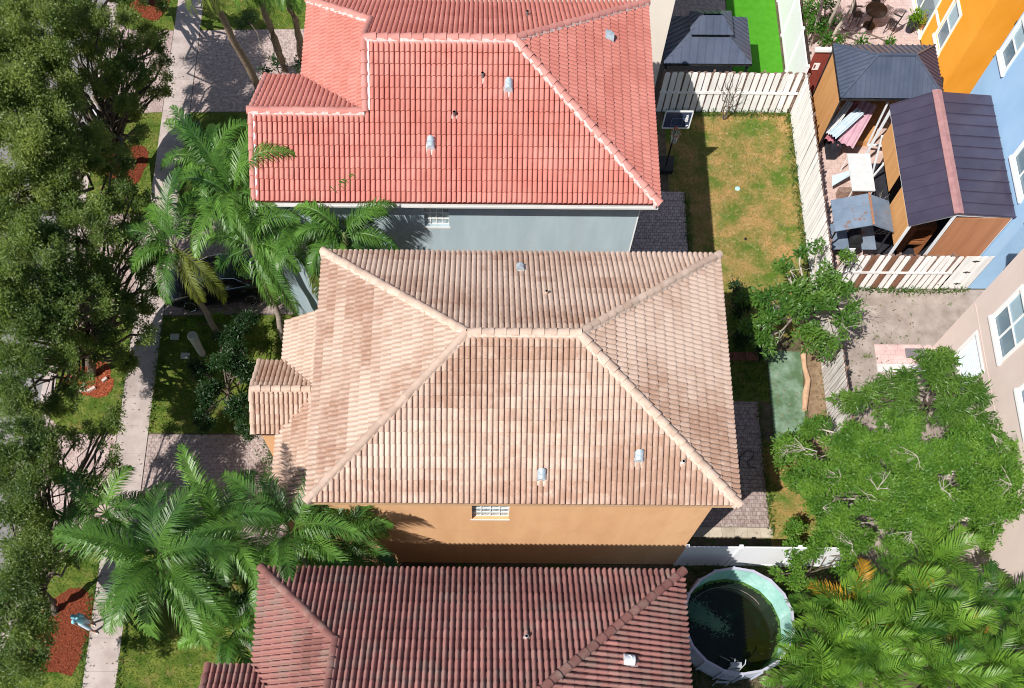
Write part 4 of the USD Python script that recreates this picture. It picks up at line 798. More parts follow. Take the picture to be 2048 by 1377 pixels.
# ================================================================== back yard things
hp = thing('basketball_hoop', 'portable basketball hoop with a dark blue backboard behind the red roofed house', 'basketball hoop', (9.05, 32.5, 0))
yb = 31.75; c = at_y(1355, 240, yb); x0, x1, z0, z1 = c[0] - .60, c[0] + .60, c[2] - .36, c[2] + .36
obj('backboard', bx((x0 + .03, yb, z0 + .03), (x1 - .03, yb + .02, z1 - .03)), mat('dark_acrylic', (.03, .045, .09), (.045, .07, .13), rough=.12, spec=.8), hp)
fr = MB()
for a, b in (((x0, z0), (x1, z0)), ((x1, z0), (x1, z1)), ((x1, z1), (x0, z1)), ((x0, z1), (x0, z0))): fr.bar((a[0], yb, a[1]), (b[0], yb, b[1]), .045)
obj('backboard_frame', fr, m_frame, hp)
tg = MB(); xm = (x0 + x1) / 2
for a, b in (((xm - .25, z0 + .1), (xm + .25, z0 + .1)), ((xm + .25, z0 + .1), (xm + .25, z0 + .42)), ((xm + .25, z0 + .42), (xm - .25, z0 + .42)), ((xm - .25, z0 + .42), (xm - .25, z0 + .1))): tg.bar((a[0], yb - .012, a[1]), (b[0], yb - .012, b[1]), .012)
obj('target_square', tg, mat('grey_blue_line', (.2, .26, .36), (.24, .3, .4)), hp)
mk = MB()
for k, (dx, dz, l) in enumerate(((.34, .40, .12), (.36, .46, .1), (.33, .34, .14), (.38, .28, .1), (.36, .52, .07), (.42, .08, .12))): mk.bar((xm + dx, yb - .012, z0 + dz), (xm + dx + l, yb - .012, z0 + dz + .05), .025)
obj('backboard_marks', mk, m_frame, hp)
an = np.linspace(0, 2 * PI, 19); rim = np.column_stack([xm + .23 * np.cos(an), yb - .36 + .23 * np.sin(an), np.full(19, z0 + .08)])
obj('rim', MB().tube(rim, .014, 6).bar((xm - .06, yb - .14, z0 + .08), (xm + .06, yb - .0, z0 + .08), .05), mat('orange_rim', (.55, .10, .03), (.6, .13, .04)), hp)
nt = MB()
for a in np.linspace(0, 2 * PI, 13)[:-1]:
    for s in (-1, 1):
        nt.tube([(xm + r * math.cos(a + s * q), yb - .36 + r * math.sin(a + s * q), z0 + .08 - h) for r, q, h in ((.23, 0, 0), (.18, .26, .13), (.14, .52, .27), (.13, .78, .42))], .006, 3)
obj('net', nt, m_white, hp)
obj('pole', MB().tube([(9.05, 32.55, .1), (9.0, 32.45, 2.2), (xm, 32.15, z0 + .2)], .045, 8).bar((xm - .15, 32.2, z0 + .1), (xm - .15, yb + .02, z0 + .15), .03).bar((xm + .15, 32.2, z0 + .1), (xm + .15, yb + .02, z0 + .15), .03).bar((xm, 32.3, z0 - .4), (xm, yb + .02, z0 + .5), .03), m_black, hp)
obj('base', MB().add(prism([(8.7, 32.3), (9.4, 32.3), (9.5, 33.2), (8.6, 33.2)], 0, .18)), m_black, hp, smooth=False)

d = at(1475, 378); setd(obj('flying_disc', lathe([(.001, .035), (.09, .033), (.118, .022), (.125, .0)], d, 24), mat('pale_blue_plastic', (.38, .66, .74), (.44, .72, .8), rough=.4), smooth=50, label='pale blue disc lying on the dry lawn'), cat='disc')
d = at(1490, 480); setd(obj('ball', trimesh.creation.icosphere(2, .06).apply_translation(d + [0, 0, .06]), m_black, smooth=True, label='small black ball on the dry lawn'), cat='ball')

# round pool
t = thing('round_pool', 'round above ground pool with mint walls and dark green water', 'pool', (10.35, 8.85, 0)); PC = np.array([10.42, 8.78]); PRX, PRY, NS = 2.2, 2.22, 18
an = (np.arange(NS) + .5) * 2 * PI / NS; ring = lambda r, z: np.column_stack([PC[0] + (PRX + r) * np.cos(an), PC[1] + (PRY + r) * np.sin(an), np.full(NS, z)])
def band(a, b, flip=False):
    k = len(a); f = []
    for i in range(k): j = (i + 1) % k; f += [[i, j, k + j], [i, k + j, k + i]]
    f = np.array(f); return np.vstack([a, b]), f[:, ::-1] if flip else f
m_mint = mat('mint_liner', (.28, .55, .49), (.46, .70, .65), scale=1.6, rough=.5, lo=.4, hi=.7, spots=(.62, .86, .82), spot_scale=3, spot_at=.6); m_pool = mat('grey_white_pool_wall', (.42, .46, .56), (.52, .56, .66), scale=1.5, rough=.5)
obj('wall', MB().add(band(ring(.0, 0), ring(.03, 1.22))), m_pool, t); obj('liner', MB().add(band(ring(-.03, 1.22), ring(-.03, .02))), m_mint, t)
obj('top_rail', MB().add(band(ring(.05, 1.22), ring(.05, 1.26))).add(band(ring(.05, 1.26), ring(-.05, 1.26))).add(band(ring(-.05, 1.26), ring(-.05, 1.22))).add(band(ring(-.05, 1.22), ring(.05, 1.22))), mat('lilac_rail', (.40, .40, .50), (.48, .48, .56), rough=.4), t)
for k in range(NS): obj('upright', bar(ring(.06, 0)[k], ring(.07, 1.2)[k], .06), m_pool, t)
obj('pool_floor', prism(ring(-.04, 0)[:, :2], -.01, .02), mat('slimy_floor', (.02, .045, .03), (.10, .30, .22), scale=.9, lo=.52, hi=.68), t)
m_water = usdkit.material(stage, '/World/Looks/pond_water', {'g': ('geometry', {}), 'n': ('noise_texture', {'scale': 1.1, 'detail': 5.0}), 'r': ('rgb_ramp', {'ramp': [(.5, (.012, .013, .003)), (.68, (.012, .022, .008)), (.85, (.03, .08, .045))]}),
    'p': ('principled_bsdf', {'roughness': .05, 'specular_ior_level': .5}), 't': ('transparent_bsdf', {'color': (.20, .22, .10)}), 'x': ('mix_closure', {'fac': .72})},
    [('g.position', 'n.vector'), ('n.fac', 'r.fac'), ('r.color', 'p.base_color'), ('t.BSDF', 'x.closure1'), ('p.BSDF', 'x.closure2')], surface='x.closure')
obj('water', (np.vstack([ring(-.035, .16), [[*PC, .16]]]), np.array([[i, (i + 1) % NS, NS] for i in range(NS)])), m_water, t)
rg = rs(41); al = MB()
for k in range(900):
    a = rg.uniform(0, 2 * PI); r = 2.13 + rg.normal(0, .03); p = np.array([PC[0] + r * math.cos(a) * .99, PC[1] + r * math.sin(a) * .99, .165]); s = rg.uniform(.015, .05)
    al.add((p + np.array([[-s, -s, 0], [s, -s, .002], [s, s, .004], [-s, s, .002]]) * rg.uniform(.6, 1.2), np.array([[0, 1, 2], [0, 2, 3]])))
obj('algae_rim', al, leaf_mat('algae', (.05, .11, .02), (.16, .28, .06), trans=.1), t, kind='stuff')
sc = MB()
for k in range(2600):
    s = rg.beta(1.1, 1.7); q_ = .09 + .16 * abs(math.sin(s * 9)) ; p = np.array([8.8 + 1.4 * s + .12 * math.sin(s * 11) + rg.normal(0, q_), 9.75 - 1.1 * s + rg.normal(0, q_ * .8), .164 + rg.uniform(0, .004)]); w = rg.uniform(.006, .03)
    if np.hypot(*(p[:2] - PC)) < 2.1: sc.add((p + np.array([[-w, -w, 0], [w, -w, 0], [w, w, 0], [-w, w, 0]]), np.array([[0, 1, 2], [0, 2, 3]])))
obj('algae_scum', sc, leaf_mat('scum', (.05, .12, .075), (.19, .31, .21), trans=.1), t, kind='stuff')
a = np.linspace(2.9, .5, 24); obj('pool_hose', tube(np.column_stack([PC[0] + 1.55 * np.cos(a) * 1.05 - .1, PC[1] + .35 + 1.45 * np.sin(a), np.full(24, .19)]), .018, 6), m_pipe, t)
m_lad = mat('ladder_metal', (.30, .32, .35), (.40, .42, .45), rough=.4)
ld = thing('pool_ladder', 'metal A frame ladder leaning over the near rim of the pool', 'ladder', (10.7, 6.4, 0))
q0, q1, q2, q3 = at(1425, 1372, .15), at(1452, 1372, .15), at(1462, 1333, 1.35), at(1483, 1336, 1.35)
for a, b in ((q0, q2), (q1, q3)): obj('rail', MB().tube([a, b, b + [.02, .06, .35], b + [.03, .22, .40]], .022, 8), m_lad, ld)
for s in (.2, .42, .64, .86): obj('rung', bar(q0 + (q2 - q0) * s, q1 + (q3 - q1) * s, .09, .03), m_lad, ld)
for a in (q2, q3): obj('rear_leg', tube([a + [0, .25, -.1], a + [.05, .75, -1.2]], .02, 6), m_lad, ld)
obj('platform', bx(np.minimum(q2, q3) + [-.02, -.02, 0], np.maximum(q2, q3) + [.02, .16, .02]), m_lad, ld)

# log, hose, doormat, blocks and small things
lg = [at(1606, 705, .1), at(1609, 735, .1), at(1616, 762, .12), at(1611, 790, .1), at(1609, 820, .1)]
setd(obj('log', tube(lg, [.13, .10, .12, .15, .11], 10), mat('bare_log', (.42, .25, .15), (.58, .38, .25), scale=5, stretch=(2, .6, 2), rough=.8, bump=.4), smooth=40, label='bare pale brown log along the turf sheet'), cat='log')
hs = [at(x, y, .03) for x, y in ((1478, 935), (1480, 915), (1492, 902), (1508, 903), (1506, 915), (1494, 924), (1500, 934), (1512, 936))]
setd(obj('garden_hose', tube(trimesh.util.np.array(hs), .018, 6), m_black, smooth=40, label='black hose coiled loosely on the shaded paver patio'), cat='hose')
setd(obj('doormat', bx(at(1812, 716) + [0, 0, 0], at(1849, 698) + [0, 0, .025]), mat('grey_mat', (.16, .14, .15), (.2, .18, .19), rough=.95), label='grey doormat on the rose paver pad'), cat='doormat')
m_blk = mat('pale_block', (.52, .40, .35), (.62, .50, .44), scale=4)
for (x, y, a, w), lb in zip(((165, 783, .1, .36), (184, 781, .5, .4), (169, 774, 1.0, .22), (211, 762, .8, .25)), ('long pale block at the left of the mulch bed', 'tilted pale block in the middle of the mulch bed', 'short pale block behind the long one in the mulch', 'round pale block at the right edge of the mulch')):
    p = at(x, y); d = np.array([math.cos(a), math.sin(a), 0]) * w / 2; setd(obj('stone_block', bar(p - d + [0, 0, .06], p + d + [0, 0, .06], .13, .12), m_blk, label=lb), cat='block')
p = at(405, 708)
t = thing('utility_pedestal', 'leaning pale grey utility pedestal on the front lawn', 'utility pedestal', p); tp = p + np.array([-.02, .02, 1.12]); m_ped = mat('pale_grey_green', (.42, .42, .36), (.52, .52, .45), rough=.6)
obj('post', tube([p, p + (tp - p) * .5, tp], [.17, .19, .22], 14), m_ped, t, smooth=40); obj('cap', lathe([(.225, tp[2] - .12), (.235, tp[2]), (.2, tp[2] + .05), (.001, tp[2] + .06)], tp, 16), m_ped, t, smooth=40)
for (x, y), lb in (((350, 675), 'grey utility cover on the shaded lawn nearest the sidewalk'), ((371, 713), 'grey utility cover at the foot of the pedestal')):
    p = at(x, y); setd(obj('utility_cover', bx(p - [.2, .15, .03], p + [.2, .15, .05]), m_ped, label=lb), cat='utility cover')
p = at(396, 248); setd(obj('manhole_cover', lathe([(.17, 0), (.17, .02), (.13, .02), (.125, .01), (.001, .01)], p, 20), m_black, label='small round dark valve cover in the upper lawn'), cat='manhole cover')
p = at(198, 236); t = thing('trash_bag', 'crumpled pale grey bag at the kerb beside the driveway apron', 'bag', p); m = trimesh.creation.icosphere(3, .35); v = np.array(m.vertices); v *= (1 + .35 * (meshkit.fbm(v * 5 + 9)[:, None] - .5)); v[:, 2] = np.maximum(v[:, 2] * .8, -.2) + .2; obj('sack', (v + p, np.array(m.faces)), mat('pale_bag', (.45, .46, .5), (.6, .6, .64)), t)

# terrace furniture at the top right
T0 = at(1738, 52); ft = thing('garden_table', 'round black metal garden table on the pink terrace', 'table', T0)
obj('tabletop', lathe([(.001, .72), (.55, .72), (.56, .70), (.55, .68)], T0, 24), m_black, ft); obj('pedestal', tube([T0, T0 + [0, 0, .7]], [.06, .05], 8), m_black, ft); obj('foot', lathe([(.001, .04), (.3, .03), (.32, 0)], T0, 16), m_black, ft)
for k, (dx, dy, a, lb) in enumerate(((.95, -.45, 2.6, 'black slatted garden chair right of the round table'), (-.85, .1, 0, 'black slatted garden chair left of the round table'), (.25, .95, -1.7, 'black slatted garden chair behind the round table'))):
    c = T0 + [dx, dy, 0]; ch = thing('garden_chair', lb, 'chair', c, group='chairs round the black garden table'); R = np.array([[math.cos(a), -math.sin(a), 0], [math.sin(a), math.cos(a), 0], [0, 0, 1]]); X = lambda x, y, z: c + R @ np.array([x, y, z])
    for i in (-1, 1):
        for j in (-1, 1): obj('leg', bar(X(i * .2, j * .2, 0), X(i * .2, j * .2, .43), .03), m_black, ch)
    for i in range(5): obj('seat_slat', bar(X(-.2 + i * .1, -.22, .44), X(-.2 + i * .1, .22, .44), .08, .02), m_black, ch)
    for i in range(5): obj('back_slat', bar(X(-.22, -.2 + i * .1, .46), X(-.3, -.2 + i * .1, .92), .06, .02, (1, 0, 0)), m_black, ch)
    obj('armrest', MB().bar(X(-.24, .24, .64), X(.2, .24, .64), .04).bar(X(-.24, -.24, .64), X(.2, -.24, .64), .04), m_black, ch)

# black car
def car():
    """a sedan nose to -x (towards the street), built from cross-sections of its length"""
    base = at(345, 655); c = np.array([-12.15, 24.86 + .35, 0]); an = math.radians(8)
    R = np.array([[math.cos(an), -math.sin(an), 0], [math.sin(an), math.cos(an), 0], [0, 0, 1]])
    t = thing('parked_car', 'black sedan parked on the paver driveway under the palms', 'car', c)
    m_body = usdkit.material(stage, '/World/Looks/black_car_paint', {'p': ('principled_bsdf', {'base_color': (.006, .006, .012), 'roughness': .25, 'coat_weight': 1.0, 'coat_roughness': .03, 'specular_ior_level': .6})}, surface='p.BSDF')
    m_cg = mat('dark_car_glass', (.01, .012, .015), (.015, .017, .02), rough=.05, spec=.9); m_chr = mat('chrome', (.6, .6, .62), (.65, .65, .67), rough=.15, metal=1); m_tyre = mat('tyre', (.015, .015, .015), (.025, .025, .025), rough=.9)
    st = [(-2.38, .62, .36, .60, .58), (-2.28, .80, .28, .70, .72), (-2.0, .90, .24, .78, .82), (-1.5, .92, .22, .88, .86), (-.95, .93, .22, .96, .88), (-.2, .93, .22, .98, .89), (.6, .93, .22, 1.0, .89), (1.3, .93, .22, 1.02, .88), (1.9, .91, .25, 1.02, .84), (2.25, .84, .32, .98, .76), (2.36, .70, .42, .90, .66)]
    k = 14; V = []
    for x, w, zb, zt, wt in st:
        V += [(x, y, z) for y, z in ((-w * .92, zb), (-w, zb + .12), (-w * 1.0, (zb + zt) / 2), (-w * .97, zt - .10), (-wt, zt - .02), (-wt * .5, zt + .02), (0, zt + .03))]
        V += [(x, -y, z) for y, z in ((-wt * .5, zt + .02), (-wt, zt - .02), (-w * .97, zt - .10), (-w, (zb + zt) / 2), (-w, zb + .12), (-w * .92, zb), (0, zb - .01))]
    V = np.array(V); F = []
    for i in range(len(st) - 1):
        for j in range(k): j2 = (j + 1) % k; F += [[i * k + j, (i + 1) * k + j, (i + 1) * k + j2], [i * k + j, (i + 1) * k + j2, i * k + j2]]
    for o, s in ((0, 1), ((len(st) - 1) * k, -1)):
        for j in range(1, k - 1): F.append([o, o + j, o + j + 1][::s])
    W = lambda v: np.asarray(v, float) @ R.T + c
    obj('body', (W(V), np.array(F)), m_body, t, smooth=35)
    cab = [(-.95, .80, .97, .62, .99), (-.25, .82, .97, .62, 1.38), (.35, .82, .99, .62, 1.45), (.95, .82, 1.0, .60, 1.40), (1.75, .78, 1.02, .58, 1.06)]
    V = []; F = []
    for x, wb, zb, wt, zt in cab: V += [(x, -wb, zb - .05), (x, -wt, zt - .03), (x, -wt * .6, zt), (x, wt * .6, zt), (x, wt, zt - .03), (x, wb, zb - .05)]
    for i in range(4):
        for j in range(5): F += [[i * 6 + j, i * 6 + j + 1, i * 6 + 7 + j], [i * 6 + j, i * 6 + 7 + j, i * 6 + 6 + j]]
    V = np.array(V, float); obj('roof', (W(V), np.array(F)[:, ::-1]), m_body, t, smooth=40)
    def pane(name, pts, lift): p = np.array(pts, float); obj(name, slab3(W(p), .004), m_cg, t)
    off = lambda a, y: [(x, y * (.005 + yy), z) for x, yy, z in a]
    for s in (-1, 1):
        pane('side_window', off([(-.72, .815, 1.0), (-.16, .655, 1.33), (.34, .655, 1.39), (.34, .815, 1.0)], s), 0); pane('side_window', off([(.40, .815, 1.0), (.40, .655, 1.39), (.9, .65, 1.34), (1.45, .79, 1.05)], s), 0)
        obj('window_trim', tube(W(off([(-.80, .83, .99), (-.18, .668, 1.36), (.38, .665, 1.42), (.95, .658, 1.36), (1.55, .80, 1.03), (.4, .845, .985), (-.80, .84, .985)], s)), .012, 5), m_chr, t)
        obj('headlight', tube(W([(-2.27, s * .50, .66), (-2.14, s * .74, .70), (-1.86, s * .84, .74)]), [.03, .06, .03], 6), m_alu, t)
        obj('door_handle', bar(W([[.2, s * .945, .84]])[0], W([[.42, s * .945, .84]])[0], .025), m_chr, t); obj('door_handle', bar(W([[1.1, s * .94, .86]])[0], W([[1.32, s * .935, .86]])[0], .025), m_chr, t)
        obj('wing_mirror', MB().add((W(np.array(trimesh.creation.icosphere(1).vertices) * [.09, .10, .07] + [-.55, s * .98, 1.0]), trimesh.creation.icosphere(1).faces)), m_body, t, smooth=True)
        obj('tail_light', bar(W([[2.3, s * .45, .82]])[0], W([[2.16, s * .84, .84]])[0], .05, .09), mat('tail_red', (.3, .01, .01), (.35, .02, .02), rough=.2), t)
        for x in (-1.42, 1.38):
            wh = obj('wheel', tube(W([(x, s * .70, .33), (x, s * .72, .33), (x, s * .92, .33), (x, s * .935, .33)]), [.30, .33, .33, .30], 20), m_tyre, t, smooth=40); rm = MB()
            for q in range(5):
                for dq in (-.09, .09):
                    a0 = q * 2 * PI / 5 + .3; rm.bar(W([[x + .05 * math.cos(a0), s * .945, .33 + .05 * math.sin(a0)]])[0], W([[x + .25 * math.cos(a0 + dq), s * .945, .33 + .25 * math.sin(a0 + dq)]])[0], .025)
            aa = np.linspace(0, 2 * PI, 21); rm.tube(W(np.column_stack([x + .25 * np.cos(aa), np.full(21, s * .945), .33 + .25 * np.sin(aa)])), .014, 5); obj('rim', rm, m_chr, wh)
    pane('windscreen', [(-.98, -.66, 1.0), (-.98, .66, 1.0), (-.27, .52, 1.385), (-.27, -.52, 1.385)], 0); pane('rear_window', [(1.72, .60, 1.085), (1.72, -.60, 1.085), (1.0, -.5, 1.405), (1.0, .5, 1.405)], 0)
    obj('grille', bx(W([[-2.42, -.35, .42]])[0], W([[-2.42, -.35, .42]])[0] + [.04, .6, .18]), m_chr, t)
car()

# person walking past the mulch
def person():
    base = at(188, 1257); hd = at(150, 1236, 1.62)
    c = base.copy(); t = thing('person', 'person in a pale blue top and light shorts stepping onto the sidewalk', 'person', c)
    import manifold3d as mf
    fwd = np.array([.85, -.52, 0]); rt = np.array([-.52, -.85, 0]); C = lambda f, r, z: c + fwd * f + rt * r + ZU * z
    def hull(pairs, fine=.03):
        parts = []
        for (a, ra), (b, rb) in pairs:
            s = [mf.Manifold.sphere(r, 14).translate(tuple(map(float, p))) for p, r in ((a, ra), (b, rb))]; parts.append(mf.Manifold.batch_hull(s))
        m = mf.Manifold.batch_boolean(parts, mf.OpType.Add).refine_to_length(fine).to_mesh(); m = trimesh.Trimesh(m.vert_properties[:, :3], m.tri_verts); trimesh.smoothing.filter_taubin(m, iterations=8); return m
    P = {}
    J = dict(pel=C(0, 0, .93), chest=C(.05, 0, 1.28), neck=C(.08, 0, 1.45), head=C(.12, 0, 1.60))
    pr = [((J['pel'], .125), (J['chest'], .135)), ((J['chest'], .135), (C(.07, 0, 1.38), .10)), ((J['neck'], .055), (J['head'], .06)), ((J['head'], .085), (C(.135, 0, 1.66), .09)), ((J['head'] + fwd * .02, .07), (C(.165, 0, 1.55), .05))]
    for s in (-1, 1):
        sh = C(.06, s * .17, 1.39); el = C(.02 - .12 * s, s * .24, 1.12); wr = C(.14 - .12 * s, s * .22, .90)
        pr += [((C(.06, s * .08, 1.38), .07), (sh, .065)), ((sh, .06), (el, .042)), ((el, .042), (wr, .03))]
        palm = wr + fwd * .02 - ZU * .07; pr.append(((wr, .03), (palm, .032)))
        for q in range(4): b0 = palm + rt * (-.027 + q * .018) - ZU * .02; e = b0 + fwd * .02 - ZU * (.055 + .01 * (q in (1, 2))); pr += [((b0, .0095), (e, .009)), ((e, .009), (e + fwd * .018 - ZU * .025, .008))]
        pr.append(((palm - rt * s * .03, .011), (palm - rt * s * .045 + fwd * .03 - ZU * .04, .009)))
        hip = C(0, s * .09, .90); kn = C(.10 * s + .08, s * .10, .49); fk = C(.16 * s - .02, s * .10, .09); pr += [((hip, .095), (kn, .06)), ((kn, .058), (fk, .038)), ((fk, .042), (fk + fwd * .15 - ZU * .045, .032))]
        for n_, v in (('sh', sh), ('el', el), ('hip', hip), ('kn', kn), ('fk', fk)): P[n_, s] = v
    skin = mat('skin', (.27, .13, .085), (.33, .165, .11), rough=.55); obj('body', hull(pr, .018), skin, t, smooth=True)
    m_sh = mat('pale_blue_cloth', (.22, .50, .62), (.30, .60, .72), scale=5, rough=.9, spots=(.09, .08, .14), spot_scale=9, spot_at=.62); m_st = mat('light_denim', (.42, .55, .66), (.52, .64, .74), scale=8, rough=.9)
    pr = [((C(-.005, 0, .98), .145), (J['chest'], .155)), ((J['chest'], .155), (C(.07, 0, 1.385), .115))]
    for s in (-1, 1): pr += [((C(.06, s * .08, 1.375), .09), (P['sh', s], .08)), ((P['sh', s], .08), (P['sh', s] * .45 + P['el', s] * .55, .068))]
    obj('shirt', hull(pr), m_sh, t, smooth=True)
    pr = []
    for s in (-1, 1): pr += [((C(0, 0, .93), .14), (P['hip', s], .115)), ((P['hip', s], .115), (P['kn', s] + ZU * .03, .085))]
    obj('shorts', hull(pr), m_st, t, smooth=True)
    hc = C(.125, 0, 1.655); hr = trimesh.creation.icosphere(2, .108); v = np.array(hr.vertices); k = v[:, 2] > -.02; v[:, 2] = np.maximum(v[:, 2], -.03); obj('cap', (v * [1, 1, .85] + hc + ZU * .03, np.array(hr.faces)), m_sh, t, smooth=True)
    obj('cap_brim', slab3([hc + fwd * .08 + rt * .09 + ZU * .02, hc + fwd * .18 + rt * .05 + ZU * .005, hc + fwd * .18 - rt * .05 + ZU * .005, hc + fwd * .08 - rt * .09 + ZU * .02], .012), m_sh, t)
    dk = mat('dark_features', (.02, .015, .012), (.03, .02, .015))
    for s in (-1, 1): obj('eye', trimesh.creation.icosphere(1, .011).apply_translation(C(.215, s * .032, 1.625)), dk, t); obj('ear', trimesh.creation.icosphere(1, .02).apply_translation(C(.12, s * .092, 1.61)), skin, t)
    obj('nose', bar(C(.215, 0, 1.62), C(.235, 0, 1.585), .02), skin, t); obj('mouth', bar(C(.212, -.02, 1.555), C(.212, .02, 1.555), .006), dk, t)
    for s in (-1, 1): f = P['fk', s]; obj('shoe', hull([((f - fwd * .03 - ZU * .045, .045), (f + fwd * .15 - ZU * .05, .04))]), m_white, t, smooth=True)
person()

# ================================================================== trees, palms and plants
def unit(v): return v / (np.linalg.norm(v, axis=-1, keepdims=True) + 1e-12)
def leaf_mesh(rng, p, l, w, out=None, up=.5, hang=0.0):
    """one folded diamond per leaf at the points p"""
    n = len(p); d = rng.normal(0, 1, (n, 3)); d[:, 2] = d[:, 2] * .55 - hang
    if out is not None: d += out * .8
    d = unit(d); nr = rng.normal(0, 1, (n, 3)) * (1 - up) + np.array([0, 0, 1.0]) * up * 1.6; s = unit(np.cross(d, nr)); nn = np.cross(s, d)
    L = l * rng.uniform(.7, 1.25, (n, 1)); Wd = w * rng.uniform(.75, 1.2, (n, 1))
    v = np.stack([p, p + d * L * .48 + s * Wd / 2 + nn * Wd * .12, p + d * L - nn * L * .08, p + d * L * .48 - s * Wd / 2 + nn * Wd * .12], 1).reshape(-1, 3)
    k = np.arange(n)[:, None] * 4; f = np.concatenate([k + [0, 1, 2], k + [0, 2, 3]], 1).reshape(-1, 3)
    return v, f
def clumps(rng, lobes, per=7.0, flat=.7):
    """clump centres spread through round lobes (x, y, z, r), and their radii"""
    C, R, O = [], [], []
    for x, y, z, r in lobes:
        k = max(3, int(per * r * r)); d = unit(rng.normal(0, 1, (k, 3))); d[:, 2] = np.abs(d[:, 2]) * 1.0 - .35 * (rng.random(k) < .4)
        q = d * (r * rng.uniform(.35, 1.02, (k, 1)) ** .7) * [1, 1, flat]; C.append(np.array([x, y, z]) + q); R.append(rng.uniform(.22, .5, k) * (.55 + .25 * r)); O.append(unit(q))
    return np.vstack(C), np.concatenate(R), np.vstack(O)
def crown(rng, lobes, l, w, dens, per=7.0, up=.5, flat=.7, hang=0.0):
    C, R, O = clumps(rng, lobes, per, flat); P, U = [], []
    for c, r, o in zip(C, R, O):
        n = max(6, int(dens * r * r)); q = rng.normal(0, .5, (n, 3)) * [1, 1, .6]; P.append(c + q * r); U.append(unit(q + o * .3))
    return leaf_mesh(rng, np.vstack(P), l, w, np.vstack(U), up, hang), C
def limb(a, b, r0, r1, rng, n=6, wob=.08, sag=0.0, sides=6):
    a, b = np.array(a, float), np.array(b, float); t = np.linspace(0, 1, n)[:, None]; L = np.linalg.norm(b - a)
    p = a + (b - a) * t + rng.normal(0, wob * L / n, (n, 3)) * np.sin(PI * t) + ZU * (np.sin(PI * t) * sag * L); return tube(p, np.linspace(r0, r1, n), sides)
m_bark = mat('oak_bark', (.085, .065, .05), (.16, .13, .105), scale=7, rough=.95, bump=.5); m_pale = mat('pale_twig', (.36, .31, .26), (.50, .44, .38), scale=8, rough=.9)
m_pbark = mat('palm_bark', (.20, .165, .135), (.32, .27, .22), scale=5, stretch=(1, 1, 5), rough=.95, bump=.4); m_sbark = mat('shaggy_bark', (.13, .09, .06), (.30, .225, .16), scale=9, stretch=(1, 1, 2.5), rough=.95, bump=.6)
m_oak = leaf_mat('oak_leaf', (.07, .13, .026), (.33, .43, .10), gloss=.6, trans=.5, third=(.56, .62, .25)); m_olive = leaf_mat('olive_leaf', (.095, .155, .032), (.42, .48, .13), gloss=.5, trans=.5, third=(.55, .58, .24))
m_palm = leaf_mat('palm_leaf', (.028, .095, .015), (.16, .32, .045), gloss=.45, trans=.3, patch=.8, third=(.26, .42, .08), per_obj=.6); m_yfr = leaf_mat('yellowing_frond', (.10, .14, .02), (.28, .27, .05), trans=.3)
m_plum = leaf_mat('broad_leaf', (.045, .135, .018), (.20, .33, .045), gloss=.5, third=(.28, .34, .05)); m_mango = leaf_mat('mango_leaf', (.05, .13, .015), (.17, .29, .045), gloss=.45, trans=.35, third=(.27, .37, .09))
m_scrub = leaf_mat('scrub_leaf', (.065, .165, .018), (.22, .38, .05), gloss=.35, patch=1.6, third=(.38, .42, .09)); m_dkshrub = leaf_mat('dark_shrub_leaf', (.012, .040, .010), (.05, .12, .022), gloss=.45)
m_lime = leaf_mat('lime_leaf', (.10, .22, .015), (.27, .42, .03), trans=.4); m_areca = leaf_mat('areca_leaf', (.026, .095, .012), (.21, .38, .045), gloss=.35, trans=.4, patch=1.4, third=(.44, .55, .11), per_obj=.75); m_gold = leaf_mat('golden_frond', (.42, .22, .02), (.70, .46, .06), trans=.35); m_redfl = leaf_mat('orange_flower', (.45, .08, .02), (.6, .16, .05), trans=.2)

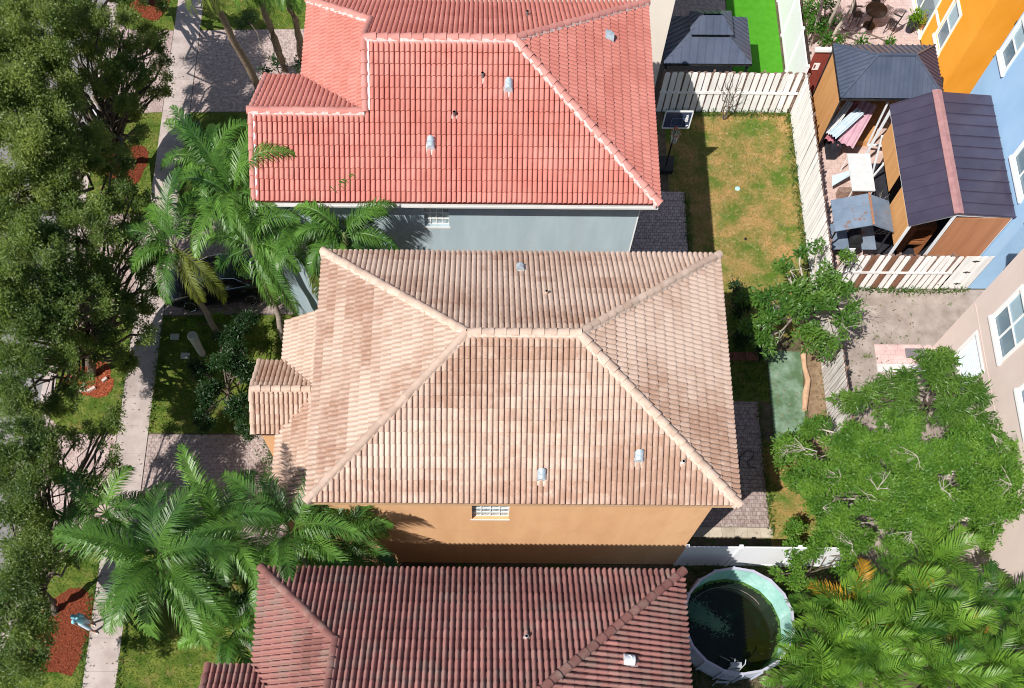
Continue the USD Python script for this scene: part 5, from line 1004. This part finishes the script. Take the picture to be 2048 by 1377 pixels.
def tree(name, label, base, lobes, leafm, seed, l, w, dens, trunk_r=.16, per=7.0, up=.5, flat=.7, hang=0.0, barkm=None, fork=.45, twigs=0, twigm=None, cat='tree', group=None):
    """a trunk, limbs that reach into the lobes of the crown, and the leaves"""
    dens *= 1.9; per *= 1.5 if name == 'oak_tree' else 1.7
    if name == 'oak_tree':      # thin outer sprays between the main boughs
        r2 = rs(seed + 500); lobes = [(a + 12 * np.sin(7 * a), b, c, d * .93) for a, b, c, d in lobes] + [(a + d * 62 * math.cos(q), b + d * 62 * math.sin(q), c - .5, .34) for a, b, c, d in lobes for q in r2.uniform(0, 2 * PI, 2) if a + d * 62 * math.cos(q) < 335 and not (95 < a + d * 62 * math.cos(q) < 225 and 1150 < b + d * 62 * math.sin(q) < 1310)]
    rng = rs(seed); base = np.array(base, float); lobes = [(*at(px, py, z)[:2], z, r) for px, py, z, r in lobes]
    t = thing(name, label, cat, base, group); (v, f), C = crown(rng, lobes, l, w, dens, per, up, flat, hang)
    cm = np.mean([q[:3] for q in lobes], 0); zf = min(q[2] for q in lobes) * fork; top = base + (cm - base) * [.25, .25, 0] + ZU * zf; barkm = barkm or m_bark
    obj('trunk', limb(base - ZU * .05, top, trunk_r * 1.25, trunk_r * .85, rng, 6, .25, 0, 10), barkm, t, smooth=50)
    b = MB()
    for x, y, z, r in lobes:
        e = np.array([x, y, z]); b.add(limb(top, e, trunk_r * .55, .03, rng, 7, .3, .06))
        near = C[np.linalg.norm(C - e, axis=1) < r * 1.1]
        for c in near[rng.permutation(len(near))[:int(4 + 3 * r) if r > .4 else 1]]: b.add(limb(top + (e - top) * rng.uniform(.45, .95), c, .03, .010, rng, 5, .35, .05, 4))
    obj('branches', b, barkm, t, smooth=50)
    obj('crown', (v, f), leafm, t)
    if twigs:
        tw = MB()
        for k in range(twigs):
            x, y, z, r = lobes[rng.integers(len(lobes))]; c = np.array([x, y, z]) + unit(rng.normal(0, 1, 3)) * [r * .8, r * .8, .2] + ZU * r * flat * .85; a0 = rng.uniform(0, 2 * PI)
            for q in range(4):
                a = a0 + rng.normal(0, .8); e = c + np.array([math.cos(a), math.sin(a), rng.normal(.1, .2)]) * rng.uniform(.3, .9); tw.add(limb(c, e, .014, .006, rng, 5, .16, .05, 4))
                for s in range(3): a2 = a + rng.normal(0, .9); m_ = c + (e - c) * rng.uniform(.4, .9); tw.add(limb(m_, m_ + np.array([math.cos(a2), math.sin(a2), rng.normal(.05, .25)]) * rng.uniform(.15, .4), .008, .004, rng, 4, .3, 0, 3))
        obj('bare_twigs', tw, twigm or m_pale, t, kind='stuff')
    return t, lobes
tree('oak_tree', 'large olive green oak in the top left corner, nearest the street', (-17.7, 32.7, 0), [(60, 70, 7.2, 2.3), (50, 250, 7, 2.2), (150, 60, 6.2, 1.5), (185, 140, 5.2, 1.1), (262, 150, 4.4, .9), (250, 60, 4.8, 1.0), (165, 290, 5.6, 1.5), (120, 190, 6.4, 1.5), (215, 330, 4.6, 1.0), (40, 400, 6.6, 1.7), (130, 400, 5.8, 1.4), (290, 95, 4.0, .6), (300, 155, 3.8, .55), (235, 205, 4.5, .75), (130, 110, 6, 1.0), (15, 150, 7.2, 1.8), (100, 320, 6.2, 1.5), (50, 480, 6.2, 1.5), (265, 285, 4.0, .5), (190, 40, 5, .8), (270, 205, 3.6, .35), (215, 90, 4.6, .6)], m_olive, 51, .11, .052, 2100)
tree('oak_tree', 'dark green oak rising from the red mulch bed with pale blocks', (-17.7, 20.75, 0), [(70, 520, 6.4, 1.8), (180, 470, 5.6, 1.5), (60, 650, 6, 1.7), (170, 600, 5.2, 1.4), (235, 540, 4.6, 1.1), (235, 650, 4.2, .9), (120, 710, 5, 1.2), (30, 740, 5.6, 1.2), (265, 470, 4.4, .8), (200, 700, 4, .7), (255, 400, 5, 1.0), (120, 450, 6, 1.4), (20, 600, 6.4, 1.6), (110, 620, 5.6, 1.4), (145, 800, 4.4, .55), (20, 820, 5.4, .9), (305, 420, 4.2, .6), (290, 560, 4.0, .5), (60, 800, 5, .8), (180, 540, 5, .9), (280, 600, 3.8, .4), (300, 500, 4, .4), (240, 720, 3.6, .4)], m_oak, 52, .105, .05, 1900)
tree('oak_tree', 'spreading oak at the lower left with thin boughs over the driveway apron', (-17.75, 9.3, 0), [(30, 1010, 5.6, 1.5), (45, 1130, 5.4, 1.4), (35, 1260, 5, 1.3), (90, 900, 5.4, .9), (30, 880, 5.8, 1.1), (150, 960, 4.6, .75), (195, 900, 4.4, .6), (40, 1360, 4.2, .9), (75, 1160, 4.4, .5), (110, 1040, 4.8, .8), (80, 960, 5.2, .9), (20, 940, 5.6, 1.2), (48, 1225, 4.6, .75), (170, 1065, 4.2, .5), (90, 1095, 5, .9), (50, 1320, 4.2, .6), (235, 850, 4.2, .35), (70, 855, 5, .5), (130, 900, 4.8, .5), (20, 1330, 4.6, 1.0)], m_oak, 53, .105, .05, 1650)
tree('oak_tree', 'oak overhanging the upper edge at the left, above the apron', (-17.85, 43.3, 0), [(255, 5, 4.6, 1.0), (170, -40, 5.6, 1.4), (70, -60, 6.4, 1.6), (230, -90, 5, 1.4), (290, -70, 4.4, .9), (130, 10, 6, 1.0)], m_oak, 54, .105, .05, 1800)

def frond(rng, base, az, e0, length, droop, ll, npair, lw, bend=.9, vee=.35, twist=0.0):
    """a feather frond: an arching rib and two rows of leaflets that hang from it"""
    m = 12; t = np.linspace(0, 1, m); el = e0 - droop * t ** 1.25; ds = length / (m - 1); a = az + twist * t
    dv = np.column_stack([np.cos(el) * np.cos(a), np.cos(el) * np.sin(a), np.sin(el)]); p = base + np.vstack([np.zeros(3), np.cumsum(dv[:-1] * ds, 0)])
    mb = MB(); mb.add(tube(p, np.linspace(.022, .004, m), 4))
    tt = np.linspace(.14, .99, npair); P = np.column_stack([np.interp(tt, t, p[:, k]) for k in range(3)]); D = unit(np.column_stack([np.interp(tt, t, dv[:, k]) for k in range(3)]))
    S = unit(np.cross(D, ZU)); U = np.cross(S, D); V, F = [], []; n0 = 0
    for sg in (-1, 1):
        L = (ll * (np.sin(PI * (tt * .86 + .12)) ** .6) * rng.uniform(.82, 1.12, npair))[:, None]; sw = (.55 + .5 * tt + rng.normal(0, .12, npair))[:, None]; lift = (vee + rng.normal(0, .18, npair))[:, None]
        d1 = unit(S * sg + D * sw + U * lift); d2 = unit(d1 - ZU * bend * rng.uniform(.6, 1.3, (npair, 1)) + D * .2); wv = unit(np.cross(d1, U)) * lw / 2
        q = [P - wv * .7, P + wv * .7, P + d1 * L * .5 + wv, P + d1 * L * .5 - wv, P + d1 * L * .5 + d2 * L * .5]
        V.append(np.stack(q, 1).reshape(-1, 3)); k = np.arange(npair)[:, None] * 5 + n0; F.append(np.concatenate([k + [0, 1, 2], k + [0, 2, 3], k + [3, 2, 4]], 1).reshape(-1, 3)); n0 += npair * 5
    mb.add((np.vstack(V), np.vstack(F))); return mb.done()
def palm(name, label, top, base, seed, nf=14, length=2.7, leafm=None, trunk_r=.13, ll=.55, npair=62, lw=.034, droop=1.6, barkm=None, emin=-.25, emax=1.15, bend=.9, vee=.3, old=(), oldm=None, group=None, azs=None):
    rng = rs(seed); top, base = np.array(top, float), np.array(base, float); t = thing(name, label, 'palm', base, group)
    obj('trunk', limb(base - ZU * .05, top - ZU * .1, trunk_r * 1.15, trunk_r * .8, rng, 9, .1, 0, 10), barkm or m_pbark, t, smooth=50)
    if length > 2: obj('crownshaft', tube([top - ZU * .45, top - ZU * .1, top + ZU * .25], [trunk_r * .95, trunk_r * 1.1, .05], 9), mat('green_shaft', (.10, .14, .05), (.2, .2, .09), rough=.6), t, smooth=50)
    for k in range(nf):
        az = (k * 2.39996 + rng.normal(0, .18)) if azs is None else azs[k % len(azs)] + rng.normal(0, .1); u = k / max(1, nf - 1); e0 = emax + (emin - emax) * u + rng.normal(0, .08)
        dead = k in old or (length > 2.2 and k == nf - 1)
        obj('frond', frond(rng, top + ZU * .12, az, e0, length * rng.uniform(.82, 1.12), droop * rng.uniform(.8, 1.15), ll, npair, lw, bend, vee, rng.normal(0, .25)), (oldm or m_yfr) if dead else (leafm or m_palm), t, **({'label': 'yellowed frond'} if dead else {}))
    return t
palm('queen_palm', 'queen palm whose grey trunk leans in front of the black car', at(508, 500, 4.5), (-8.97, 22.37, 0), 61, 14, 2.9, ll=.7, azs=[.2, 1.0, 1.7, 2.4, -.5, .6, 1.35, 2.9, -.1, 2.0, -.9, 3.3, -1.25, 1.2])
palm('queen_palm', 'queen palm with long fronds in the middle left over the lawn', at(470, 400, 5.2), at(470, 400, 5.2) * [1, 1, 0] + [.1, -.2, 0], 62, 17, 3.4, ll=.75)
palm('queen_palm', 'queen palm whose fronds reach across the blue grey wall', at(625, 462, 4.6), at(625, 462, 4.6) * [1, 1, 0] + [-.1, .2, 0], 63, 16, 3.1, ll=.72)
palm('queen_palm', 'slender queen palm with a drooping yellowed frond over the car', at(352, 500, 4.6), at(352, 500, 4.6) * [1, 1, 0] + [.2, -.5, 0], 64, 12, 2.6, ll=.65, old=(8, 9), azs=[1.5, 2.3, 3.0, .9, 3.8, 2.0, 1.2, 4.3, -1.15, -.75, 3.4, 2.7])
palm('queen_palm', 'largest queen palm at the lower left beside the sidewalk', at(318, 1125, 5.4), at(318, 1125, 5.4) * [1, 1, 0] + [.1, -.1, 0], 65, 20, 3.7, ll=.85)
palm('queen_palm', 'queen palm between the tan roof and the maroon roof', at(585, 1072, 4.7), at(585, 1072, 4.7) * [1, 1, 0] + [-.2, .1, 0], 66, 17, 3.4, ll=.75)
palm('queen_palm', 'queen palm beside the largest one, nearer the dappled driveway', at(450, 1060, 4.6), at(450, 1060, 4.6) * [1, 1, 0], 67, 15, 3.0, ll=.72)
palm('queen_palm', 'queen palm at the upper left whose fronds lie nearest the red roof corner', at(425, 335, 4.0), at(425, 335, 4.0) * [1, 1, 0], 68, 13, 2.5, ll=.66)
palm('queen_palm', 'queen palm in the gap whose fronds reach along the apricot wall', at(690, 1085, 4.0), at(690, 1085, 4.0) * [1, 1, 0], 171, 12, 2.3, ll=.62, azs=[.1, .7, 1.6, 2.6, 3.4, -.3, -.9, .4, 4.2, 1.1, 2.1, 5.0])
palm('queen_palm', 'queen palm in the gap between the red and the tan roof', at(690, 478, 5.5), at(690, 478, 5.5) * [1, 1, 0], 172, 12, 2.3, ll=.62, azs=[-.05, .25, 2.9, 3.2, -.3, 2.5, .5, 3.6, 1.2, 4.4, -.15, 3.0])
palm('queen_palm', 'young queen palm under the largest one on the lower left lawn', at(470, 1265, 2.2), at(470, 1265, 2.2) * [1, 1, 0], 69, 12, 2.2, ll=.6)
palm('queen_palm', 'queen palm at the lower left whose fronds cross the sidewalk', at(215, 1030, 4.0), at(215, 1030, 4.0) * [1, 1, 0] + [.6, 0, 0], 170, 13, 2.4, ll=.66)
for k, (b, tp, ln) in enumerate((((-11.35, 37.43, 0), (405, -45, 5.6), 'leftmost'), ((-10.17, 38.76, 0), (505, -55, 5.6), 'middle'), ((-9.31, 39.43, 0), (570, -60, 5.4), 'rightmost'))):
    palm('tall_palm', f'{ln} of the three shaggy palm trunks at the top beside the red roof', at(tp[0], tp[1], tp[2]), b, 70 + k, 16, 1.7, m_olive if k == 0 else m_palm, .17, ll=.5, npair=34, lw=.03, droop=1.9, barkm=m_sbark, emin=-.9, group='three shaggy palms at the top')
for k, (px, py, tx, ty) in enumerate(((1622, 88, 1662, -60), (1640, 88, 1705, -60), (1656, 92, 1750, -70))):
    b = at(px, py); tp = at(tx, ty, 3.6); palm('slim_palm', ('leftmost pale slim palm trunk above the hedge', 'middle pale slim palm trunk above the hedge', 'rightmost pale slim palm trunk above the hedge')[k], tp, b, 80 + k, 10, 1.3, trunk_r=.085, ll=.4, npair=26, barkm=m_pale, droop=1.8, group='slim palms above the hedge at the top right')
AR = [(1650, 1232, 1.6), (1880, 1260, 2.8), (1600, 1352, 1.6), (1710, 1290, 2.8), (1990, 1220, 2.4), (1830, 1215, 2.7), (1900, 1375, 2.8), (1790, 1268, 3.0), (1655, 1295, 2.6), (1858, 1125, 2.8), (1960, 1330, 2.8), (1705, 1215, 2.5), (1925, 1210, 2.8), (1640, 1362, 2.3), (1850, 1345, 3.0), (1740, 1350, 2.6), (2030, 1290, 2.7), (1780, 1175, 2.4), (2010, 1375, 2.5)]
ALB = ['small areca palm at the far left of the cluster above the pool', 'areca palm right of the central one', 'low areca palm at the far left of the cluster by the ladder', 'areca palm left of the central one', 'small areca palm at the upper right end of the cluster', 'areca palm between the central one and the orange frond', 'areca palm at the bottom edge, third from the right corner', 'central areca palm, tallest of the cluster', 'areca palm nearest the round pool', 'areca palm with an orange frond at the top of the cluster', 'areca palm at the lower right of the cluster', 'areca palm with yellow fronds at the upper left of the cluster', 'areca palm at the upper right of the cluster', 'low areca palm at the lower left by the pool ladder', 'areca palm at the bottom edge right of the middle', 'areca palm at the bottom edge left of the middle', 'areca palm cut by the right edge of the picture', 'areca palm just above the central one', 'areca palm in the lower right corner of the picture']
for k, ((px, py, z), lb) in enumerate(zip(AR, ALB)):
    tp = at(px, py, z); palm('areca_palm', lb, tp, tp * [1, 1, 0] + [.05, -.05, 0], 90 + k, 12, 1.85, m_areca, .06, ll=.58, npair=21, lw=.050, droop=1.35, emin=.05, emax=1.3, bend=.22, vee=.55, old={3: (8,), 7: (9,), 9: (7,), 11: (6, 9), 12: (10,), 1: (10,)}.get(k, ()), oldm=m_gold, barkm=m_bark, group='areca palms at the lower right')
tree('flowering_tree', 'small broad leaved tree with orange flowers at the corner of the dry lawn', at(1600, 650), [(1585, 600, 2.9, 0.78), (1520, 600, 2.4, 0.55), (1500, 660, 2.1, 0.48), (1530, 690, 2.1, 0.48), (1650, 560, 2.7, 0.63), (1690, 650, 2.3, 0.55), (1620, 680, 2.5, 0.63), (1570, 540, 2.4, 0.41), (1640, 495, 2.2, 0.37), (1712, 620, 2.0, 0.33), (1660, 690, 2.1, 0.48), (1600, 510, 2.1, 0.3), (1480, 600, 1.8, 0.37), (1545, 645, 2.5, 0.52), (1640, 610, 2.9, 0.52), (1690, 590, 2.4, 0.41), (1690, 520, 2.2, 0.33)], m_plum, 55, .20, .08, 620, .09, per=15, up=.55, barkm=m_pale, twigs=4)
tree('mango_tree', 'mango tree with drooping pale green leaves against the pink wall', at(1850, 830), [(1862, 745, 3.4, .8), (1930, 785, 3.2, .75), (1890, 830, 3.2, .75), (1800, 770, 3.0, .75), (1740, 800, 2.7, .6), (1690, 805, 2.3, .45), (1820, 830, 2.9, .6), (1960, 840, 2.7, .5), (1890, 720, 2.9, .4)], m_mango, 56, .28, .06, 620, .10, per=15, up=.5, hang=.35)
tree('scrub_tree', 'wide fine leaved scrub tree with bare pale twigs above the areca palms', at(1800, 1010), [(1700, 900, 3.0, 1.0), (1800, 900, 3.3, 1.1), (1900, 920, 3.2, 1.0), (1990, 900, 3.0, .9), (1640, 960, 2.7, .8), (1740, 990, 3.4, 1.1), (1850, 1010, 3.5, 1.1), (1950, 1010, 3.1, 1.0), (2030, 1000, 2.9, .9), (1660, 1030, 2.6, .7), (1780, 1070, 3.0, .9), (1890, 1080, 2.8, .8), (1590, 900, 2.2, .6), (1620, 855, 2.0, .5), (2040, 900, 2.6, .7), (2040, 950, 3, .9), (1990, 960, 3.2, .8), (1990, 855, 2.6, .55), (1930, 870, 2.8, .7), (2040, 1060, 2, .5), (1700, 1080, 2.4, .7), (1640, 1000, 2.4, .6), (1590, 960, 2.0, .5), (1965, 1055, 2.6, .7), (1830, 955, 3.3, .8), (1690, 955, 3.0, .7), (2045, 860, 2.4, .4), (1780, 850, 2.7, .5)], m_scrub, 57, .12, .062, 1950, .13, per=13, flat=.75, up=.5, barkm=m_pale, twigs=22)
tree('lime_shrub', 'bright lime green bush at the right edge below the scrub tree', at(2000, 1080), [(2000, 1060, 1.6, .6), (2035, 1030, 1.7, .5), (1975, 1100, 1.3, .4)], m_lime, 58, .11, .06, 800, .05, per=12, cat='shrub')
tree('leafy_shrub', 'green shrub with small leaves between the vinyl fence and the areca palms', at(1610, 1160), [(1590, 1110, 1.6, .6), (1640, 1080, 1.8, .6), (1610, 1170, 1.4, .5), (1690, 1120, 1.9, .6), (1560, 1150, 1.1, .35), (1640, 1200, 1.2, .4), (1580, 1060, 1.4, .4), (1720, 1080, 1.8, .5), (1650, 1040, 1.9, .5)], m_scrub, 59, .13, .07, 1400, .05, per=11, cat='shrub')
tree('croton_shrub', 'leafy shrub with red tips beside the shaded paver patio', at(1580, 900), [(1570, 890, 1.5, .5), (1600, 930, 1.7, .6), (1560, 930, 1.2, .35), (1620, 980, 1.6, .5), (1640, 870, 1.8, .5)], m_plum, 60, .16, .07, 900, .05, per=14, cat='shrub')
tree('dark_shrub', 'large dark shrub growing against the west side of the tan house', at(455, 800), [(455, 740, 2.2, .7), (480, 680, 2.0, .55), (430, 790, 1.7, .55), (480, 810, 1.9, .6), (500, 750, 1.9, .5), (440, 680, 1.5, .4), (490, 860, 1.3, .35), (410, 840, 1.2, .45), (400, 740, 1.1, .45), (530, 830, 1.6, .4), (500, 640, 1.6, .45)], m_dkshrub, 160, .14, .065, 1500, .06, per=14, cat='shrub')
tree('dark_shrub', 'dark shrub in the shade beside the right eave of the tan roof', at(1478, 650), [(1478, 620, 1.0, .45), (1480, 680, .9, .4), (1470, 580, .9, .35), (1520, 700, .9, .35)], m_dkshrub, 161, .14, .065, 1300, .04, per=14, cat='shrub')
tree('low_hedge', 'bright green hedge under the slim palm trunks at the top right', at(1640, 60), [(1620, 15, 1.0, .5), (1640, 50, 1.0, .45), (1655, 85, .9, .35), (1650, 10, 1.1, .45), (1612, 60, .8, .3), (1690, 80, .9, .35), (1720, 84, .8, .3), (1780, 88, .7, .25), (1672, 40, .9, .35)], leaf_mat('hedge_leaf', (.03, .12, .01), (.12, .30, .025)), 162, .15, .07, 520, .04, per=15, cat='hedge')
tree('foundation_shrub', 'low dark shrub at the foot of the three shaggy palms', at(560, 150), [(525, 150, .6, .35), (590, 135, .7, .35), (560, 125, .6, .3), (490, 40, .8, .35)], m_dkshrub, 163, .14, .06, 600, .03, per=16, cat='shrub')
tree('leafy_shrub', 'yellow green shrub on the shaded lawn beside the utility pedestal', at(440, 650), [(432, 640, .6, .35), (460, 655, .6, .35), (385, 655, .4, .25)], m_lime, 164, .10, .05, 520, .03, per=14, cat='shrub')
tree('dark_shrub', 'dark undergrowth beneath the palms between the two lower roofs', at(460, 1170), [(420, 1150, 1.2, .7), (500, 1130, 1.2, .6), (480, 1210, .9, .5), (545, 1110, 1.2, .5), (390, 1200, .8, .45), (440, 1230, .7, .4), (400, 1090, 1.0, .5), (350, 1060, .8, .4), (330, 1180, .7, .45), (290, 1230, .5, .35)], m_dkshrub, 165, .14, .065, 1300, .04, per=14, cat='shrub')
# ragged weeds and ground cover along edges
rg = rs(191); V = []
for (x0, y0), (x1, y1), n, sp in (((9.2, 36.05), (15.5, 36.05), 700, .10), ((15.45, 24.5), (15.5, 36), 900, .12), ((8.3, 11.45), (15.5, 11.45), 900, .16), ((-5, 9.6), (8, 10.6), 2600, .45), ((8.6, 10.9), (9.0, 6), 700, .35), ((12.6, 7), (13.2, 11), 1500, .4), ((9.99, 24), (9.99, 31), 500, .07), ((12.62, 13), (12.62, 19.5), 400, .07), ((16.2, 25.55), (22.8, 25.55), 700, .10),
    ((15.95, 18), (15.95, 25), 900, .22), ((16.3, 18.6), (18.6, 24), 110, .9), ((-14.76, 17.9), (-14.76, 23.8), 300, .05), ((-16.2, 17.9), (-16.2, 23.8), 300, .05), ((-14.76, 29.8), (-14.76, 35.8), 300, .05), ((-9, 22.6), (-6, 23.4), 900, .35), ((-9.3, 13.0), (-9.1, 19.6), 1100, .25), ((-9.6, 35.2), (-7.5, 35.6), 800, .3), ((-14.7, 4), (-14.7, 12), 400, .06), ((-16.25, 4), (-16.25, 12), 400, .08), ((17, 9), (21, 9.4), 900, .5), ((-13, 10.8), (-8, 11.8), 1500, .35)):
    k = rg.uniform(0, 1, (n, 1)); k = (np.round(k * n / 14) * 14 / n) * .6 + k * .4; q = np.array([[x0, y0]]) + k * np.array([[x1 - x0, y1 - y0]]) + rg.normal(0, sp, (n, 2)); V.append(np.column_stack([q, rg.gamma(2, .04, n)]))
setd(obj('ground_cover', leaf_mesh(rg, np.vstack(V), .16, .045, None, .45), leaf_mat('weed_leaf', (.03, .08, .012), (.13, .22, .035), third=(.26, .30, .08)), label='weeds and low ground cover growing along fences, walls and paving edges', kind='stuff'), cat='ground cover')
# climbing vine and bare branches
rg = rs(181); vn = thing('bare_vine', 'leafless brown vine leaning on the white picket fence', 'vine', at(1445, 240)); b = MB()
for e, z in (((1462, 150), 1.9), ((1478, 170), 1.6), ((1452, 165), 1.75), ((1485, 152), 1.95), ((1468, 195), 1.1)):
    p0, p1 = at(1447, 240), at(*e, z); p1[1] = min(p1[1], 36.1); b.add(limb(p0, p1, .03, .012, rg, 9, .5, .03, 5))
    for q in range(2): m_ = p0 + (p1 - p0) * rg.uniform(.4, .8); b.add(limb(m_, m_ + np.array([rg.normal(0, .4), -.05, rg.uniform(.1, .5)]), .012, .006, rg, 5, .5, 0, 4))
obj('stems', b, m_bark, vn)
bb = thing('bare_shrub', 'leafless pale branches reaching over the rusted shelter', 'shrub', at(1690, 500)); b = MB(); r0 = at(1690, 500)
def twig(p, d, L, r, k):
    e = p + d * L; b.add(limb(p, e, r, r * .55, rg, 5, .4, 0, 4))
    if k:
        for q in range(3): twig(p + (e - p) * rg.uniform(.45, 1), unit(d + rg.normal(0, .5, 3) + ZU * .1), L * rg.uniform(.45, .75), r * .6, k - 1)
for d in ((.5, .3, 1.2), (.15, .1, 1.3), (.9, .0, .9)): twig(r0, unit(np.array(d)), 1.25, .022, 3)
obj('stems', b, m_pale, bb)
pt = thing('potted_plant', 'yellow green plant in a tall dark pot beside the orange wall', 'potted plant', at(1818, 62)); p = at(1818, 62); obj('pot', lathe([(.001, 0), (.2, 0), (.3, .55), (.26, .55), (.001, .5)], p, 16), m_darkfab, pt)
obj('leaves', leaf_mesh(rs(182), p + [0, 0, .6] + rs(183).normal(0, .12, (160, 3)), .32, .06, None, .4), m_lime, pt)
pt = thing('potted_plant', 'spiky yellow plant at the foot of the white sliding door', 'potted plant', at(1843, 60)); p = at(1843, 60); obj('pot', lathe([(.001, 0), (.16, 0), (.2, .3), (.001, .28)], p, 14), m_canvas2, pt)
obj('leaves', leaf_mesh(rs(184), p + [0, 0, .35] + rs(185).normal(0, .08, (140, 3)), .38, .045, None, .2), leaf_mat('yellow_leaf', (.30, .28, .03), (.50, .45, .07)), pt)
# fallen leaves and litter on the ground
V = []; rg = rs(190)
for poly, n in ((LAWNS[1], 260), (LAWNS[3], 260), ([(15.8, 18), (20.5, 18), (20.5, 25.5), (15.8, 25.5)], 150), ([(13.2, 17.5), (15.6, 17.5), (15.6, 23), (13.2, 23)], 200), ([(10, 25), (15.4, 25), (15.4, 36), (10, 36)], 260), ([(8.5, 11.8), (12.5, 11.8), (12.5, 19), (8.5, 19)], 90), ([(-16.1, 6), (-14.85, 6), (-14.85, 44), (-16.1, 44)], 150)):
    q = np.array(poly); x = rg.uniform(q[:, 0].min(), q[:, 0].max(), n); y = rg.uniform(max(4, q[:, 1].min()), min(45, q[:, 1].max()), n); V.append(np.column_stack([x, y, np.full(n, .025)]))
setd(obj('fallen_leaves', leaf_mesh(rg, np.vstack(V), .10, .05, None, .95), leaf_mat('dry_leaf', (.16, .10, .05), (.42, .32, .20), trans=.1), label='scattered dry leaves lying on lawns, paving and bare soil', kind='stuff'), cat='leaves')
